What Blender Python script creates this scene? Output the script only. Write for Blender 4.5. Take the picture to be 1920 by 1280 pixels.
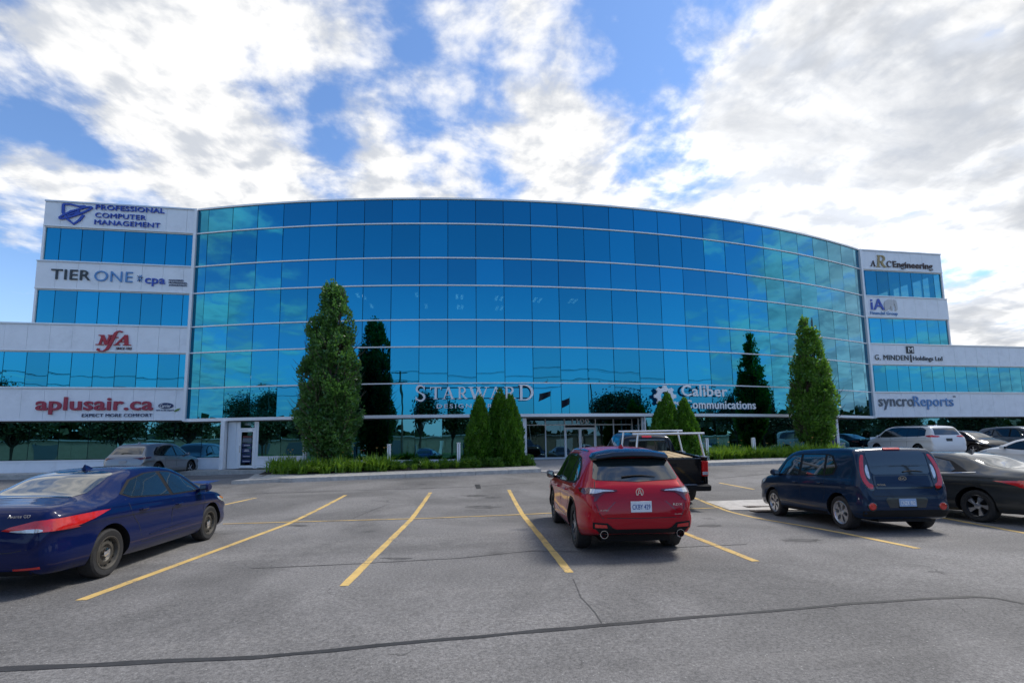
import bpy, bmesh, math, random
import numpy as np
from mathutils import Vector, Matrix, noise
from mathutils.bvhtree import BVHTree
from mathutils.geometry import delaunay_2d_cdt

random.seed(7); RNG = np.random.default_rng(11)
for o in list(bpy.data.objects): bpy.data.objects.remove(o)
scene = bpy.context.scene
COL = scene.collection

# ------------------------------------------------------------------ camera
FPX, CYPX, PITCH, ROLL, YAW, EYE = 907.0, 734.7784, 0.1073, -0.0131, 0.1644, 1.63
_F = Vector((math.sin(YAW)*math.cos(PITCH), math.cos(YAW)*math.cos(PITCH), math.sin(PITCH)))
_R0 = Vector((math.cos(YAW), -math.sin(YAW), 0.0)); _U0 = _R0.cross(_F)
_R = _R0*math.cos(ROLL) + _U0*math.sin(ROLL); _U = -_R0*math.sin(ROLL) + _U0*math.cos(ROLL)
EYEP = Vector((0, 0, EYE))
cam_data = bpy.data.cameras.new('camera'); cam = bpy.data.objects.new('camera', cam_data); COL.objects.link(cam)
cam.matrix_world = Matrix(((_R.x, _U.x, -_F.x, 0), (_R.y, _U.y, -_F.y, 0), (_R.z, _U.z, -_F.z, EYE), (0, 0, 0, 1)))
cam_data.sensor_fit = 'HORIZONTAL'; cam_data.sensor_width = 36.0; cam_data.lens = FPX/1920*36
cam_data.shift_y = (CYPX-640)/1920; cam_data.clip_start = 0.05; cam_data.clip_end = 5000
scene.camera = cam

def ray(u, v): return _F*FPX + _R*(u-960) + _U*(CYPX-v)      # direction of a pixel of the 1920x1280 photograph
def on_y(u, v, Y): d = ray(u, v); return EYEP + d*(Y/d.y)
def on_z(u, v, Z): d = ray(u, v); return EYEP + d*((Z-EYE)/d.z)

# ------------------------------------------------------------------ node helpers
def nd(t, kind, **kw):
    n = t.nodes.new(kind)
    for k, val in kw.items():
        if k.startswith('i_'):
            key = k[2:]; key = int(key) if key.isdigit() else key.replace('_', ' ')
            n.inputs[key].default_value = val
        else: setattr(n, k, val)
    return n
def ln(t, a, ao, b, bi): t.links.new(a.outputs[ao], b.inputs[bi])
def mth(t, op, a, b=None, c=None, clamp=False):
    n = t.nodes.new('ShaderNodeMath'); n.operation = op; n.use_clamp = clamp
    for i, s in enumerate((a, b, c)):
        if s is None: continue
        if isinstance(s, (int, float)): n.inputs[i].default_value = s
        else: t.links.new(s, n.inputs[i])
    return n.outputs[0]
def mrange(t, v, a, b, c=0.0, d=1.0, smooth=True):
    n = t.nodes.new('ShaderNodeMapRange'); n.interpolation_type = 'SMOOTHSTEP' if smooth else 'LINEAR'
    t.links.new(v, n.inputs[0])
    for i, s in enumerate((a, b, c, d)): n.inputs[i+1].default_value = s
    return n.outputs[0]
def mixc(t, f, a, b):
    n = t.nodes.new('ShaderNodeMix'); n.data_type = 'RGBA'
    for s, i in ((f, 0), (a, 6), (b, 7)):
        if isinstance(s, (int, float)): n.inputs[i].default_value = s
        elif isinstance(s, tuple): n.inputs[i].default_value = s if len(s) == 4 else s+(1,)
        else: t.links.new(s, n.inputs[i])
    return n.outputs[2]

# ------------------------------------------------------------------ sky
SKY_GAIN = (0.104, 0.122, 0.143)
SUN_AZ, SUN_EL = math.radians(68), math.radians(54)
world = bpy.data.worlds.new('World'); scene.world = world; world.use_nodes = True
wt = world.node_tree; wt.nodes.clear()
sky = nd(wt, 'ShaderNodeTexSky', sky_type='NISHITA', sun_disc=False, sun_elevation=SUN_EL, sun_rotation=SUN_AZ,
         altitude=100.0, air_density=1.0, dust_density=0.15, ozone_density=2.0)
tc = nd(wt, 'ShaderNodeTexCoord'); sep = nd(wt, 'ShaderNodeSeparateXYZ'); ln(wt, tc, 'Generated', sep, 0)
DX, DY, DZ = sep.outputs
zc = mth(wt, 'ADD', mth(wt, 'MAXIMUM', DZ, 0.0), 0.16)
comb = nd(wt, 'ShaderNodeCombineXYZ')
wt.links.new(mth(wt, 'DIVIDE', DX, zc), comb.inputs[0]); wt.links.new(mth(wt, 'DIVIDE', DY, zc), comb.inputs[1])
def wnoise(scale, detail, rough, dist=0.0, off=(0, 0, 0), stretch=(1, 1, 1), rot=0.0):
    m = nd(wt, 'ShaderNodeMapping'); m.inputs[1].default_value = off; m.inputs[3].default_value = stretch; m.inputs[2].default_value = (0, 0, rot)
    ln(wt, comb, 0, m, 0)
    n = nd(wt, 'ShaderNodeTexNoise', i_Scale=scale, i_Detail=detail, i_Roughness=rough, i_Distortion=dist); ln(wt, m, 0, n, 'Vector')
    return n.outputs[0]
n_big = wnoise(0.80, 3, 0.5, 0.5, (4.1, 1.3, 0), (1.0, 0.60, 1), math.radians(30))
n_mid = wnoise(2.9, 12, 0.58, 0.25, (1.7, 7.7, 0))
n_off = wnoise(2.9, 6, 0.58, 0.25, (1.7+0.045, 7.7+0.06, 0))      # the same field a little nearer the sun, for relief
n_puf = wnoise(8.0, 8, 0.55, 0.15, (3.3, 0.4, 0))
n_pof = wnoise(8.0, 5, 0.55, 0.15, (3.3+0.02, 0.4+0.026, 0))
n_str = wnoise(1.5, 9, 0.58, 0.6, (9.0, 2.0, 0), (0.45, 1.6, 1), math.radians(-24))
dens = mth(wt, 'ADD', mth(wt, 'ADD', mth(wt, 'MULTIPLY', n_big, 0.26), mth(wt, 'MULTIPLY', n_mid, 0.80)), mth(wt, 'MULTIPLY', n_puf, 0.42))
dens = mth(wt, 'SUBTRACT', dens, 0.205)
def lobe(d, r, wgt):          # a broad soft area of sky, r degrees in radius
    d = Vector(d).normalized()
    v = nd(wt, 'ShaderNodeVectorMath', operation='DOT_PRODUCT'); ln(wt, tc, 'Generated', v, 0); v.inputs[1].default_value = d
    return mrange(wt, v.outputs['Value'], math.cos(math.radians(r)), 1.0, 0.0, wgt)
SKY_LOBES = [((830, 130), 11, -0.05), ((1190, 50), 11, -0.07), ((620, 60), 8, 0.07), ((1270, 330), 8, -0.10), ((940, 50), 8, 0.09), ((1060, 250), 9, 0.06), ((690, 200), 7, -0.05),
             ((130, 130), 20, 0.045), ((300, 330), 13, 0.05), ((150, 250), 7, -0.03), ((560, 330), 8, -0.08), ((60, 500), 17, -0.22), ((480, 210), 16, 0.075), ((300, 30), 14, 0.04), ((960, 330), 11, 0.10),
             ((1760, 250), 27, 0.16), ((1480, 300), 15, 0.07), ((1000, 130), 8, -0.02), ((40, 360), 6, 0.16), ((480, 370), 6, 0.13), ((780, 290), 9, 0.06), ((1500, 60), 14, 0.06)]
for (uu, vv), r, wgt in SKY_LOBES: dens = mth(wt, 'ADD', dens, lobe(ray(uu, vv), r, wgt))
dens = mth(wt, 'ADD', dens, lobe((0.05, -1, 0.45), 66, -0.34))          # the clear half of the sky that the windows mirror
dens = mth(wt, 'ADD', dens, mth(wt, 'MULTIPLY', lobe((-0.9, -0.3, 0.35), 40, 0.16), n_str))
dens = mth(wt, 'ADD', dens, mth(wt, 'MULTIPLY', lobe((0.95, -0.2, 0.3), 50, 0.24), n_str))
cloud = mrange(wt, dens, 0.425, 0.640)
thick = mrange(wt, dens, 0.58, 0.80)
back = mth(wt, 'ADD', lobe(ray(1850, 190), 34, 1.3), mth(wt, 'ADD', lobe((1, -0.2, 0.4), 60, 1.5), lobe((-1, -0.3, 0.45), 60, 1.3)), clamp=True)   # thick cloud bases, away from the thin bright sheet
shade = mth(wt, 'MULTIPLY', mth(wt, 'MULTIPLY', thick, back), mrange(wt, n_str, 0.36, 0.60))
relief = mth(wt, 'ADD', mth(wt, 'MULTIPLY', mth(wt, 'SUBTRACT', n_off, n_mid), 1.7), mth(wt, 'MULTIPLY', mth(wt, 'SUBTRACT', n_pof, n_puf), 1.1))
soft = mrange(wt, mth(wt, 'ADD', relief, mth(wt, 'MULTIPLY', mth(wt, 'SUBTRACT', n_puf, 0.5), 0.35)), -0.14, 0.26)
ccol = mixc(wt, soft, (0.76, 0.755, 0.745), (0.46, 0.485, 0.53))
ccol = mixc(wt, mth(wt, 'MULTIPLY', shade, 0.80), ccol, (0.29, 0.31, 0.345))
glow = mth(wt, 'ADD', lobe(ray(1500, 430), 24, 0.35), 1.0); gv = nd(wt, 'ShaderNodeVectorMath', operation='SCALE'); wt.links.new(ccol, gv.inputs[0]); wt.links.new(glow, gv.inputs['Scale']); ccol = gv.outputs[0]      # cloud lit through near the hidden sun
skyv = nd(wt, 'ShaderNodeVectorMath', operation='MULTIPLY'); ln(wt, sky, 0, skyv, 0); skyv.inputs[1].default_value = SKY_GAIN
low = mrange(wt, DZ, 0.0, 0.36, 0.75, 0.0)
skc = mixc(wt, low, skyv.outputs[0], (0.38, 0.56, 0.80))
skc = mixc(wt, mrange(wt, DZ, 0.02, 0.17, 0.75, 0.0), skc, (0.33, 0.47, 0.54))        # haze along the horizon
final = mixc(wt, cloud, skc, ccol)
bg = nd(wt, 'ShaderNodeBackground', i_Strength=1.0); wt.links.new(final, bg.inputs[0])
wo = nd(wt, 'ShaderNodeOutputWorld'); ln(wt, bg, 0, wo, 0)

# ------------------------------------------------------------------ sun (veiled by cloud behind the building) and exposure
sd = bpy.data.lights.new('sun', 'SUN'); so = bpy.data.objects.new('sun', sd); COL.objects.link(so)
sd.energy = 2.3; sd.angle = math.radians(14); sd.color = (1.0, 0.95, 0.88)
sdir = Vector((math.sin(SUN_AZ)*math.cos(SUN_EL), math.cos(SUN_AZ)*math.cos(SUN_EL), math.sin(SUN_EL)))
so.rotation_euler = (-sdir).to_track_quat('-Z', 'Y').to_euler(); so.location = (40, 60, 60)
scene.view_settings.view_transform = 'Standard'; scene.view_settings.look = 'None'
scene.view_settings.exposure = 0.52; scene.view_settings.gamma = 1.0; scene.view_settings.use_curve_mapping = False
scene.render.engine = 'CYCLES'

# ------------------------------------------------------------------ materials
MAT = {}
def pmat(name, col, rough=0.5, metal=0.0, var=0.06, scale=8.0, bump=0.0, bscale=60.0, coat=0.0, spec=0.5, trans=0.0, grime=0.0):
    m = bpy.data.materials.new(name); m.use_nodes = True; t = m.node_tree; b = t.nodes['Principled BSDF']
    tcn = nd(t, 'ShaderNodeTexCoord'); n = nd(t, 'ShaderNodeTexNoise', i_Scale=scale, i_Detail=6.0, i_Roughness=0.6); ln(t, tcn, 'Object', n, 'Vector')
    c0 = tuple(max(0, c*(1-var)) for c in col); c1 = tuple(min(1, c*(1+var)) for c in col)
    c = mixc(t, mrange(t, n.outputs[0], 0.3, 0.7), c0, c1)
    if grime:
        n2 = nd(t, 'ShaderNodeTexNoise', i_Scale=1.3, i_Detail=8.0, i_Roughness=0.7); ln(t, tcn, 'Object', n2, 'Vector')
        c = mixc(t, mth(t, 'MULTIPLY', mrange(t, n2.outputs[0], 0.48, 0.75), grime), c, tuple(x*0.45 for x in col))
    t.links.new(c, b.inputs['Base Color'])
    b.inputs['Roughness'].default_value = rough; b.inputs['Metallic'].default_value = metal
    b.inputs['Coat Weight'].default_value = coat; b.inputs['Coat Roughness'].default_value = 0.04
    b.inputs['Specular IOR Level'].default_value = spec
    if trans: b.inputs['Transmission Weight'].default_value = trans
    if bump:
        nb = nd(t, 'ShaderNodeTexNoise', i_Scale=bscale, i_Detail=4.0); ln(t, tcn, 'Object', nb, 'Vector')
        bp = nd(t, 'ShaderNodeBump', i_Strength=bump, i_Distance=0.02); ln(t, nb, 0, bp, 'Height'); ln(t, bp, 0, b, 'Normal')
    MAT[name] = m; return m

def glass_mat(name, tint, see):
    m = bpy.data.materials.new(name); m.use_nodes = True; t = m.node_tree; b = t.nodes['Principled BSDF']; out = t.nodes['Material Output']
    oi = nd(t, 'ShaderNodeObjectInfo')
    c = mixc(t, oi.outputs['Random'], tuple(x*0.80 for x in tint), tuple(min(1, x*1.08) for x in tint)); t.links.new(c, b.inputs['Base Color'])
    b.inputs['Metallic'].default_value = 1.0; b.inputs['Roughness'].default_value = 0.0
    b.inputs['Coat Weight'].default_value = 1.0; b.inputs['Coat Roughness'].default_value = 0.0; b.inputs['Coat IOR'].default_value = 1.33
    tcn = nd(t, 'ShaderNodeTexCoord'); mp = nd(t, 'ShaderNodeMapping'); ln(t, tcn, 'Object', mp, 0)
    cmb = nd(t, 'ShaderNodeCombineXYZ'); t.links.new(mth(t, 'MULTIPLY', oi.outputs['Random'], 90.0), cmb.inputs[0]); ln(t, cmb, 0, mp, 1)
    n = nd(t, 'ShaderNodeTexNoise', i_Scale=0.9, i_Detail=1.0); ln(t, mp, 0, n, 'Vector')
    bp = nd(t, 'ShaderNodeBump', i_Strength=0.035, i_Distance=0.08); ln(t, n, 0, bp, 'Height'); ln(t, bp, 0, b, 'Normal'); ln(t, bp, 0, b, 'Coat Normal')
    if see:
        tr = nd(t, 'ShaderNodeBsdfTransparent'); tr.inputs[0].default_value = (0.45, 0.78, 0.80, 1)
        mx = nd(t, 'ShaderNodeMixShader'); mx.inputs[0].default_value = see; ln(t, b, 0, mx, 1); ln(t, tr, 0, mx, 2); ln(t, mx, 0, out, 0)
    MAT[name] = m; return m
glass_mat('vision_glass', (0.006, 0.272, 0.435), 0.11)
glass_mat('shop_glass', (0.10, 0.33, 0.41), 0.12)
glass_mat('lobby_glass', (0.075, 0.15, 0.19), 0.25)
glass_mat('corner_glass', (0.02, 0.26, 0.40), 0.42)
glass_mat('spandrel_glass', (0.005, 0.240, 0.40), 0.0)
pmat('white_panel', (0.84, 0.865, 0.90), 0.45, var=0.03, scale=1.5, grime=0.20)
pmat('white_metal', (0.86, 0.87, 0.88), 0.30, var=0.02)
pmat('aluminium', (0.62, 0.63, 0.65), 0.35, metal=0.6, var=0.03)
pmat('dark_joint', (0.012, 0.016, 0.022), 0.6)
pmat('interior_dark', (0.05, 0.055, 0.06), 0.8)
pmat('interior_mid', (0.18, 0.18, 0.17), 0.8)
pmat('concrete', (0.47, 0.445, 0.405), 0.9, var=0.14, scale=6, bump=0.25, bscale=90, grime=0.25)
pmat('concrete_pale', (0.50, 0.475, 0.44), 0.9, var=0.12, scale=5, bump=0.2, bscale=80, grime=0.2)
pmat('paver', (0.36, 0.335, 0.315), 0.9, var=0.15, scale=9, bump=0.25, bscale=70, grime=0.2)
pmat('soil', (0.035, 0.026, 0.020), 0.95, var=0.4, scale=14, bump=0.8, bscale=40)
pmat('bark', (0.075, 0.058, 0.045), 0.9, var=0.3, scale=18, bump=0.7, bscale=30)
pmat('black_plastic', (0.010, 0.010, 0.011), 0.55, var=0.1, spec=0.2)
pmat('gloss_black', (0.008, 0.008, 0.009), 0.12, coat=1.0)
pmat('rubber', (0.020, 0.020, 0.021), 0.75, var=0.25, scale=20, bump=0.2, bscale=80)
pmat('wheel_silver', (0.55, 0.56, 0.58), 0.28, metal=0.85)
pmat('wheel_dark', (0.035, 0.036, 0.04), 0.3, metal=0.6)
pmat('wheel_steel', (0.085, 0.078, 0.066), 0.55, metal=0.35, var=0.25, scale=12)
pmat('mirror_tint', (0.30, 0.33, 0.36), 0.03, metal=1.0)
pmat('chrome', (0.80, 0.80, 0.82), 0.08, metal=1.0)
pmat('lamp_red', (0.55, 0.012, 0.012), 0.12, coat=1.0, var=0.12, scale=20)
pmat('lamp_deep', (0.10, 0.004, 0.006), 0.10, coat=1.0, var=0.12, scale=20)
pmat('lamp_clear', (0.62, 0.64, 0.66), 0.10, metal=0.35, coat=1.0, var=0.15, scale=25)
pmat('lamp_amber', (0.75, 0.22, 0.03), 0.2, coat=1.0)
pmat('car_glass', (0.012, 0.020, 0.022), 0.03, coat=1.0, spec=0.8)
pmat('plate_white', (0.72, 0.75, 0.78), 0.5)
pmat('plate_blue', (0.30, 0.42, 0.62), 0.5)
pmat('print_blue', (0.02, 0.07, 0.28), 0.5)
pmat('print_white', (0.80, 0.80, 0.80), 0.5)
pmat('print_black', (0.015, 0.015, 0.018), 0.5)
pmat('sign_royal', (0.015, 0.06, 0.42), 0.35, coat=0.3)
pmat('sign_sky', (0.08, 0.24, 0.52), 0.35, coat=0.3)
pmat('sign_charcoal', (0.035, 0.045, 0.055), 0.4)
pmat('sign_slate', (0.12, 0.15, 0.19), 0.4)
pmat('sign_navy', (0.012, 0.025, 0.11), 0.4)
pmat('sign_red', (0.42, 0.018, 0.035), 0.4)
pmat('sign_rose', (0.36, 0.03, 0.065), 0.4)
pmat('sign_dark_red', (0.10, 0.010, 0.014), 0.4)
pmat('sign_white', (0.93, 0.93, 0.94), 0.4)
pmat('sign_grey', (0.36, 0.37, 0.39), 0.45)
pmat('sign_silver', (0.55, 0.55, 0.55), 0.4)
pmat('sign_bronze', (0.055, 0.025, 0.022), 0.4)
pmat('sign_gold', (0.36, 0.27, 0.11), 0.4)
pmat('sign_green', (0.12, 0.24, 0.05), 0.5)
pmat('grate_iron', (0.075, 0.055, 0.045), 0.7, metal=0.4, var=0.3, scale=15)
pmat('pit_dark', (0.006, 0.006, 0.006), 0.9)
pmat('tar', (0.028, 0.028, 0.029), 0.65, var=0.3, scale=5, bump=0.3, bscale=50)
pmat('tar_faint', (0.088, 0.085, 0.083), 0.8, var=0.3, scale=5, bump=0.3, bscale=50)
pmat('line_blue', (0.07, 0.16, 0.42), 0.8, var=0.2, scale=5, grime=0.3)
pmat('grass', (0.05, 0.09, 0.022), 0.9, var=0.4, scale=4, bump=0.8, bscale=30)
pmat('beige_wall', (0.34, 0.30, 0.24), 0.85, var=0.08, scale=2, grime=0.2)
pmat('wood_pole', (0.09, 0.075, 0.06), 0.9, var=0.25, scale=12)
pmat('flag_red', (0.30, 0.03, 0.04), 0.8)
pmat('flower', (0.70, 0.42, 0.14), 0.7, var=0.3, scale=6)
pmat('wood_board', (0.42, 0.31, 0.17), 0.7, var=0.2, scale=8)
m = bpy.data.materials.new('ceiling_lamp'); m.use_nodes = True
m.node_tree.nodes['Principled BSDF'].inputs['Emission Color'].default_value = (1, 0.97, 0.9, 1); m.node_tree.nodes['Principled BSDF'].inputs['Emission Strength'].default_value = 6.0
MAT['ceiling_lamp'] = m

def paint(name, col, metal=0.25, rough=0.32):
    m = pmat(name, col, rough, metal=metal, var=0.02, scale=300, coat=0.9, spec=0.08); m.node_tree.nodes['Principled BSDF'].inputs['Coat IOR'].default_value = 1.42
    return m
paint('paint_blue', (0.002, 0.008, 0.058), 0.0); paint('paint_red', (0.37, 0.004, 0.014), 0.10)
paint('paint_slate', (0.007, 0.022, 0.055), 0.1); paint('paint_grey', (0.055, 0.058, 0.058), 0.5)
paint('paint_silver', (0.27, 0.28, 0.29), 0.65); paint('paint_white', (0.72, 0.73, 0.74), 0.0)
for k_ in ('paint_blue', 'paint_slate'): MAT[k_].node_tree.nodes['Principled BSDF'].inputs['Coat IOR'].default_value = 1.32
paint('paint_black', (0.006, 0.006, 0.007), 0.0); paint('paint_mid', (0.17, 0.18, 0.19), 0.6)

def leaf_mat(name, c0, c1, trans=0.35):
    m = bpy.data.materials.new(name); m.use_nodes = True; t = m.node_tree; b = t.nodes['Principled BSDF']; out = t.nodes['Material Output']
    g = nd(t, 'ShaderNodeNewGeometry'); tcn = nd(t, 'ShaderNodeTexCoord')
    n = nd(t, 'ShaderNodeTexNoise', i_Scale=1.1, i_Detail=3.0); ln(t, tcn, 'Object', n, 'Vector')
    f = mth(t, 'ADD', mth(t, 'MULTIPLY', g.outputs['Random Per Island'], 0.6), mth(t, 'MULTIPLY', mrange(t, n.outputs[0], 0.3, 0.7), 0.4))
    c = mixc(t, f, c0, c1); t.links.new(c, b.inputs['Base Color'])
    b.inputs['Roughness'].default_value = 0.38; b.inputs['Specular IOR Level'].default_value = 0.6
    tr = nd(t, 'ShaderNodeBsdfTranslucent'); t.links.new(mixc(t, 0.5, c, (c1[0]*1.6, c1[1]*1.6, c1[2]*0.8)), tr.inputs[0])
    mx = nd(t, 'ShaderNodeMixShader'); mx.inputs[0].default_value = trans; ln(t, b, 0, mx, 1); ln(t, tr, 0, mx, 2); ln(t, mx, 0, out, 0)
    MAT[name] = m
leaf_mat('leaf_oak', (0.026, 0.098, 0.030), (0.110, 0.255, 0.062), 0.42)
leaf_mat('leaf_oak_light', (0.040, 0.130, 0.018), (0.155, 0.320, 0.045), 0.45)
leaf_mat('leaf_cedar', (0.028, 0.110, 0.008), (0.110, 0.270, 0.022), 0.40)
leaf_mat('leaf_lily', (0.070, 0.190, 0.014), (0.250, 0.400, 0.045), 0.4)
leaf_mat('leaf_shrub', (0.040, 0.125, 0.018), (0.130, 0.270, 0.040), 0.4)
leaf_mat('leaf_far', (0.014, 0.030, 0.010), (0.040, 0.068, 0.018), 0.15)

def asphalt():
    m = bpy.data.materials.new('asphalt'); m.use_nodes = True; t = m.node_tree; b = t.nodes['Principled BSDF']
    tcn = nd(t, 'ShaderNodeTexCoord')
    def ns(scale, det, rough=0.6, dist=0.0, st=None):
        n = nd(t, 'ShaderNodeTexNoise', i_Scale=scale, i_Detail=det, i_Roughness=rough, i_Distortion=dist)
        if st:
            mp = nd(t, 'ShaderNodeMapping'); mp.inputs[3].default_value = st; ln(t, tcn, 'Object', mp, 0); ln(t, mp, 0, n, 'Vector')
        else: ln(t, tcn, 'Object', n, 'Vector')
        return n.outputs[0]
    fine = ns(95, 3, 0.7); big = ns(0.28, 8, 0.62, 0.6); streak = ns(0.8, 6, 0.6, 0.3, (0.16, 1.0, 1)); stain = ns(0.9, 5, 0.55, 0.4)
    c = mixc(t, mrange(t, big, 0.34, 0.66), (0.122, 0.118, 0.115), (0.215, 0.207, 0.202))
    c = mixc(t, mth(t, 'MULTIPLY', mrange(t, streak, 0.50, 0.72), 0.40), c, (0.262, 0.250, 0.238))
    c = mixc(t, mth(t, 'MULTIPLY', mrange(t, stain, 0.60, 0.72), 0.5), c, (0.085, 0.083, 0.082))
    coarse = ns(30, 4, 0.75); grit = mth(t, 'ADD', mth(t, 'MULTIPLY', fine, 0.45), mth(t, 'MULTIPLY', coarse, 0.55))
    g1 = mixc(t, mrange(t, grit, 0.36, 0.66), (0.52, 0.52, 0.52), (1.44, 1.44, 1.43))
    vm = nd(t, 'ShaderNodeVectorMath', operation='MULTIPLY'); t.links.new(c, vm.inputs[0]); t.links.new(g1, vm.inputs[1])
    vor = nd(t, 'ShaderNodeTexVoronoi', i_Scale=38.0); ln(t, tcn, 'Object', vor, 'Vector')
    sp = nd(t, 'ShaderNodeSeparateColor'); ln(t, vor, 'Color', sp, 0)
    chip = mth(t, 'MULTIPLY', mth(t, 'GREATER_THAN', sp.outputs[0], 0.945), mrange(t, vor.outputs['Distance'], 0.10, 0.30, 1.0, 0.0))
    c = mixc(t, mth(t, 'MULTIPLY', chip, 0.9), vm.outputs[0], (0.42, 0.41, 0.39))
    vo = nd(t, 'ShaderNodeTexVoronoi', i_Scale=0.75); ln(t, tcn, 'Object', vo, 'Vector'); so_ = nd(t, 'ShaderNodeSeparateColor'); ln(t, vo, 'Color', so_, 0)     # oil drips
    oil = mth(t, 'MULTIPLY', mth(t, 'GREATER_THAN', so_.outputs[1], 0.72), mrange(t, mth(t, 'ADD', vo.outputs['Distance'], mth(t, 'MULTIPLY', coarse, 0.10)), 0.10, 0.24, 1.0, 0.0))
    c = mixc(t, mth(t, 'MULTIPLY', oil, 0.55), c, (0.040, 0.039, 0.038))
    # hairline cracks
    v2 = nd(t, 'ShaderNodeTexVoronoi', feature='DISTANCE_TO_EDGE', i_Scale=0.14); wv = nd(t, 'ShaderNodeMapping')
    nn = nd(t, 'ShaderNodeTexNoise', i_Scale=1.3, i_Detail=6.0); ln(t, tcn, 'Object', nn, 'Vector')
    av = nd(t, 'ShaderNodeVectorMath', operation='MULTIPLY_ADD'); ln(t, nn, 'Color', av, 0); av.inputs[1].default_value = (1.6, 1.6, 0); ln(t, tcn, 'Object', av, 2); ln(t, av, 0, v2, 'Vector')
    crack = mth(t, 'MULTIPLY', mrange(t, v2.outputs['Distance'], 0.0006, 0.0022, 1.0, 0.0), mrange(t, stain, 0.52, 0.60))
    c = mixc(t, mth(t, 'MULTIPLY', crack, 0.55), c, (0.022, 0.022, 0.022))
    t.links.new(c, b.inputs['Base Color']); b.inputs['Roughness'].default_value = 0.82
    bp = nd(t, 'ShaderNodeBump', i_Strength=0.8, i_Distance=0.012); t.links.new(grit, bp.inputs['Height']); ln(t, bp, 0, b, 'Normal')
    MAT['asphalt'] = m
asphalt()
def line_paint():
    m = pmat('line_yellow', (0.62, 0.42, 0.14), 0.8, var=0.10, scale=3, bump=0.3, bscale=120)
    t = m.node_tree; b = t.nodes['Principled BSDF']; src = b.inputs['Base Color'].links[0].from_socket
    tcn = nd(t, 'ShaderNodeTexCoord'); n = nd(t, 'ShaderNodeTexNoise', i_Scale=30.0, i_Detail=8.0, i_Roughness=0.75); ln(t, tcn, 'Object', n, 'Vector')
    n2 = nd(t, 'ShaderNodeTexNoise', i_Scale=2.0, i_Detail=4.0); ln(t, tcn, 'Object', n2, 'Vector')
    w = mrange(t, mth(t, 'ADD', mth(t, 'MULTIPLY', n.outputs[0], 0.6), mth(t, 'MULTIPLY', n2.outputs[0], 0.4)), 0.515, 0.60)
    t.links.new(mixc(t, mth(t, 'MULTIPLY', w, 0.75), src, (0.15, 0.145, 0.13)), b.inputs['Base Color'])
line_paint()
# ------------------------------------------------------------------ mesh helpers
class MB:
    def __init__(s): s.v = []; s.f = []
    def quadbox(s, P):          # 8 corners: bottom 4 (ccw), top 4
        b = len(s.v); s.v += [tuple(p) for p in P]
        s.f += [tuple(b+i for i in q) for q in ((3, 2, 1, 0), (4, 5, 6, 7), (0, 1, 5, 4), (1, 2, 6, 5), (2, 3, 7, 6), (3, 0, 4, 7))]; return s
    def box(s, x0, x1, y0, y1, z0, z1):
        return s.quadbox([(x0, y0, z0), (x1, y0, z0), (x1, y1, z0), (x0, y1, z0), (x0, y0, z1), (x1, y0, z1), (x1, y1, z1), (x0, y1, z1)])
    def tube(s, a, b, r0, r1=None, n=8, cap=True):
        a, b = Vector(a), Vector(b); r1 = r0 if r1 is None else r1; d = (b-a).normalized()
        u = d.orthogonal().normalized(); w = d.cross(u); k = len(s.v)
        for c, r in ((a, r0), (b, r1)):
            for i in range(n): t = 2*math.pi*i/n; s.v.append(tuple(c+u*(r*math.cos(t))+w*(r*math.sin(t))))
        for i in range(n): j = (i+1) % n; s.f.append((k+i, k+j, k+n+j, k+n+i))
        if cap: s.f.append(tuple(k+n-1-i for i in range(n))); s.f.append(tuple(k+n+i for i in range(n)))
        return s
    def path(s, pts, rad, n=6):
        for i in range(len(pts)-1): s.tube(pts[i], pts[i+1], rad[i] if hasattr(rad, '__len__') else rad, rad[i+1] if hasattr(rad, '__len__') else rad, n)
        return s
    def lathe(s, prof, n=24, axis='y', c=(0, 0, 0)):      # prof: (radius, along)
        k = len(s.v)
        for r, h in prof:
            for i in range(n):
                t = 2*math.pi*i/n; a, b = r*math.cos(t), r*math.sin(t)
                s.v.append((c[0]+a, c[1]+h, c[2]+b) if axis == 'y' else ((c[0]+a, c[1]+b, c[2]+h) if axis == 'z' else (c[0]+h, c[1]+a, c[2]+b)))
        for q in range(len(prof)-1):
            for i in range(n):
                j = (i+1) % n; s.f.append((k+q*n+i, k+q*n+j, k+(q+1)*n+j, k+(q+1)*n+i))
        return s
    def prism(s, poly, P, ux, uy, nrm, depth):              # polygon (2D) extruded along nrm
        k = len(s.v); n = len(poly); P, ux, uy, nrm = Vector(P), Vector(ux), Vector(uy), Vector(nrm)
        for dd in (0, depth):
            for a, b in poly: s.v.append(tuple(P+ux*a+uy*b+nrm*dd))
        for i in range(n): j = (i+1) % n; s.f.append((k+i, k+j, k+n+j, k+n+i))
        s.f.append(tuple(k+n+i for i in range(n))); s.f.append(tuple(k+n-1-i for i in range(n))); return s
    def mesh(s, name, smooth=False):
        me = bpy.data.meshes.new(name); me.from_pydata(s.v, [], s.f); me.update()
        bm = bmesh.new(); bm.from_mesh(me); bmesh.ops.recalc_face_normals(bm, faces=bm.faces); bm.to_mesh(me); bm.free()
        if smooth:
            me.polygons.foreach_set('use_smooth', [True]*len(me.polygons)); me.set_sharp_from_angle(angle=math.radians(35))
        return me
    def obj(s, name, mat, parent=None, smooth=False): return link(name, s.mesh(name, smooth), mat, parent)

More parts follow.
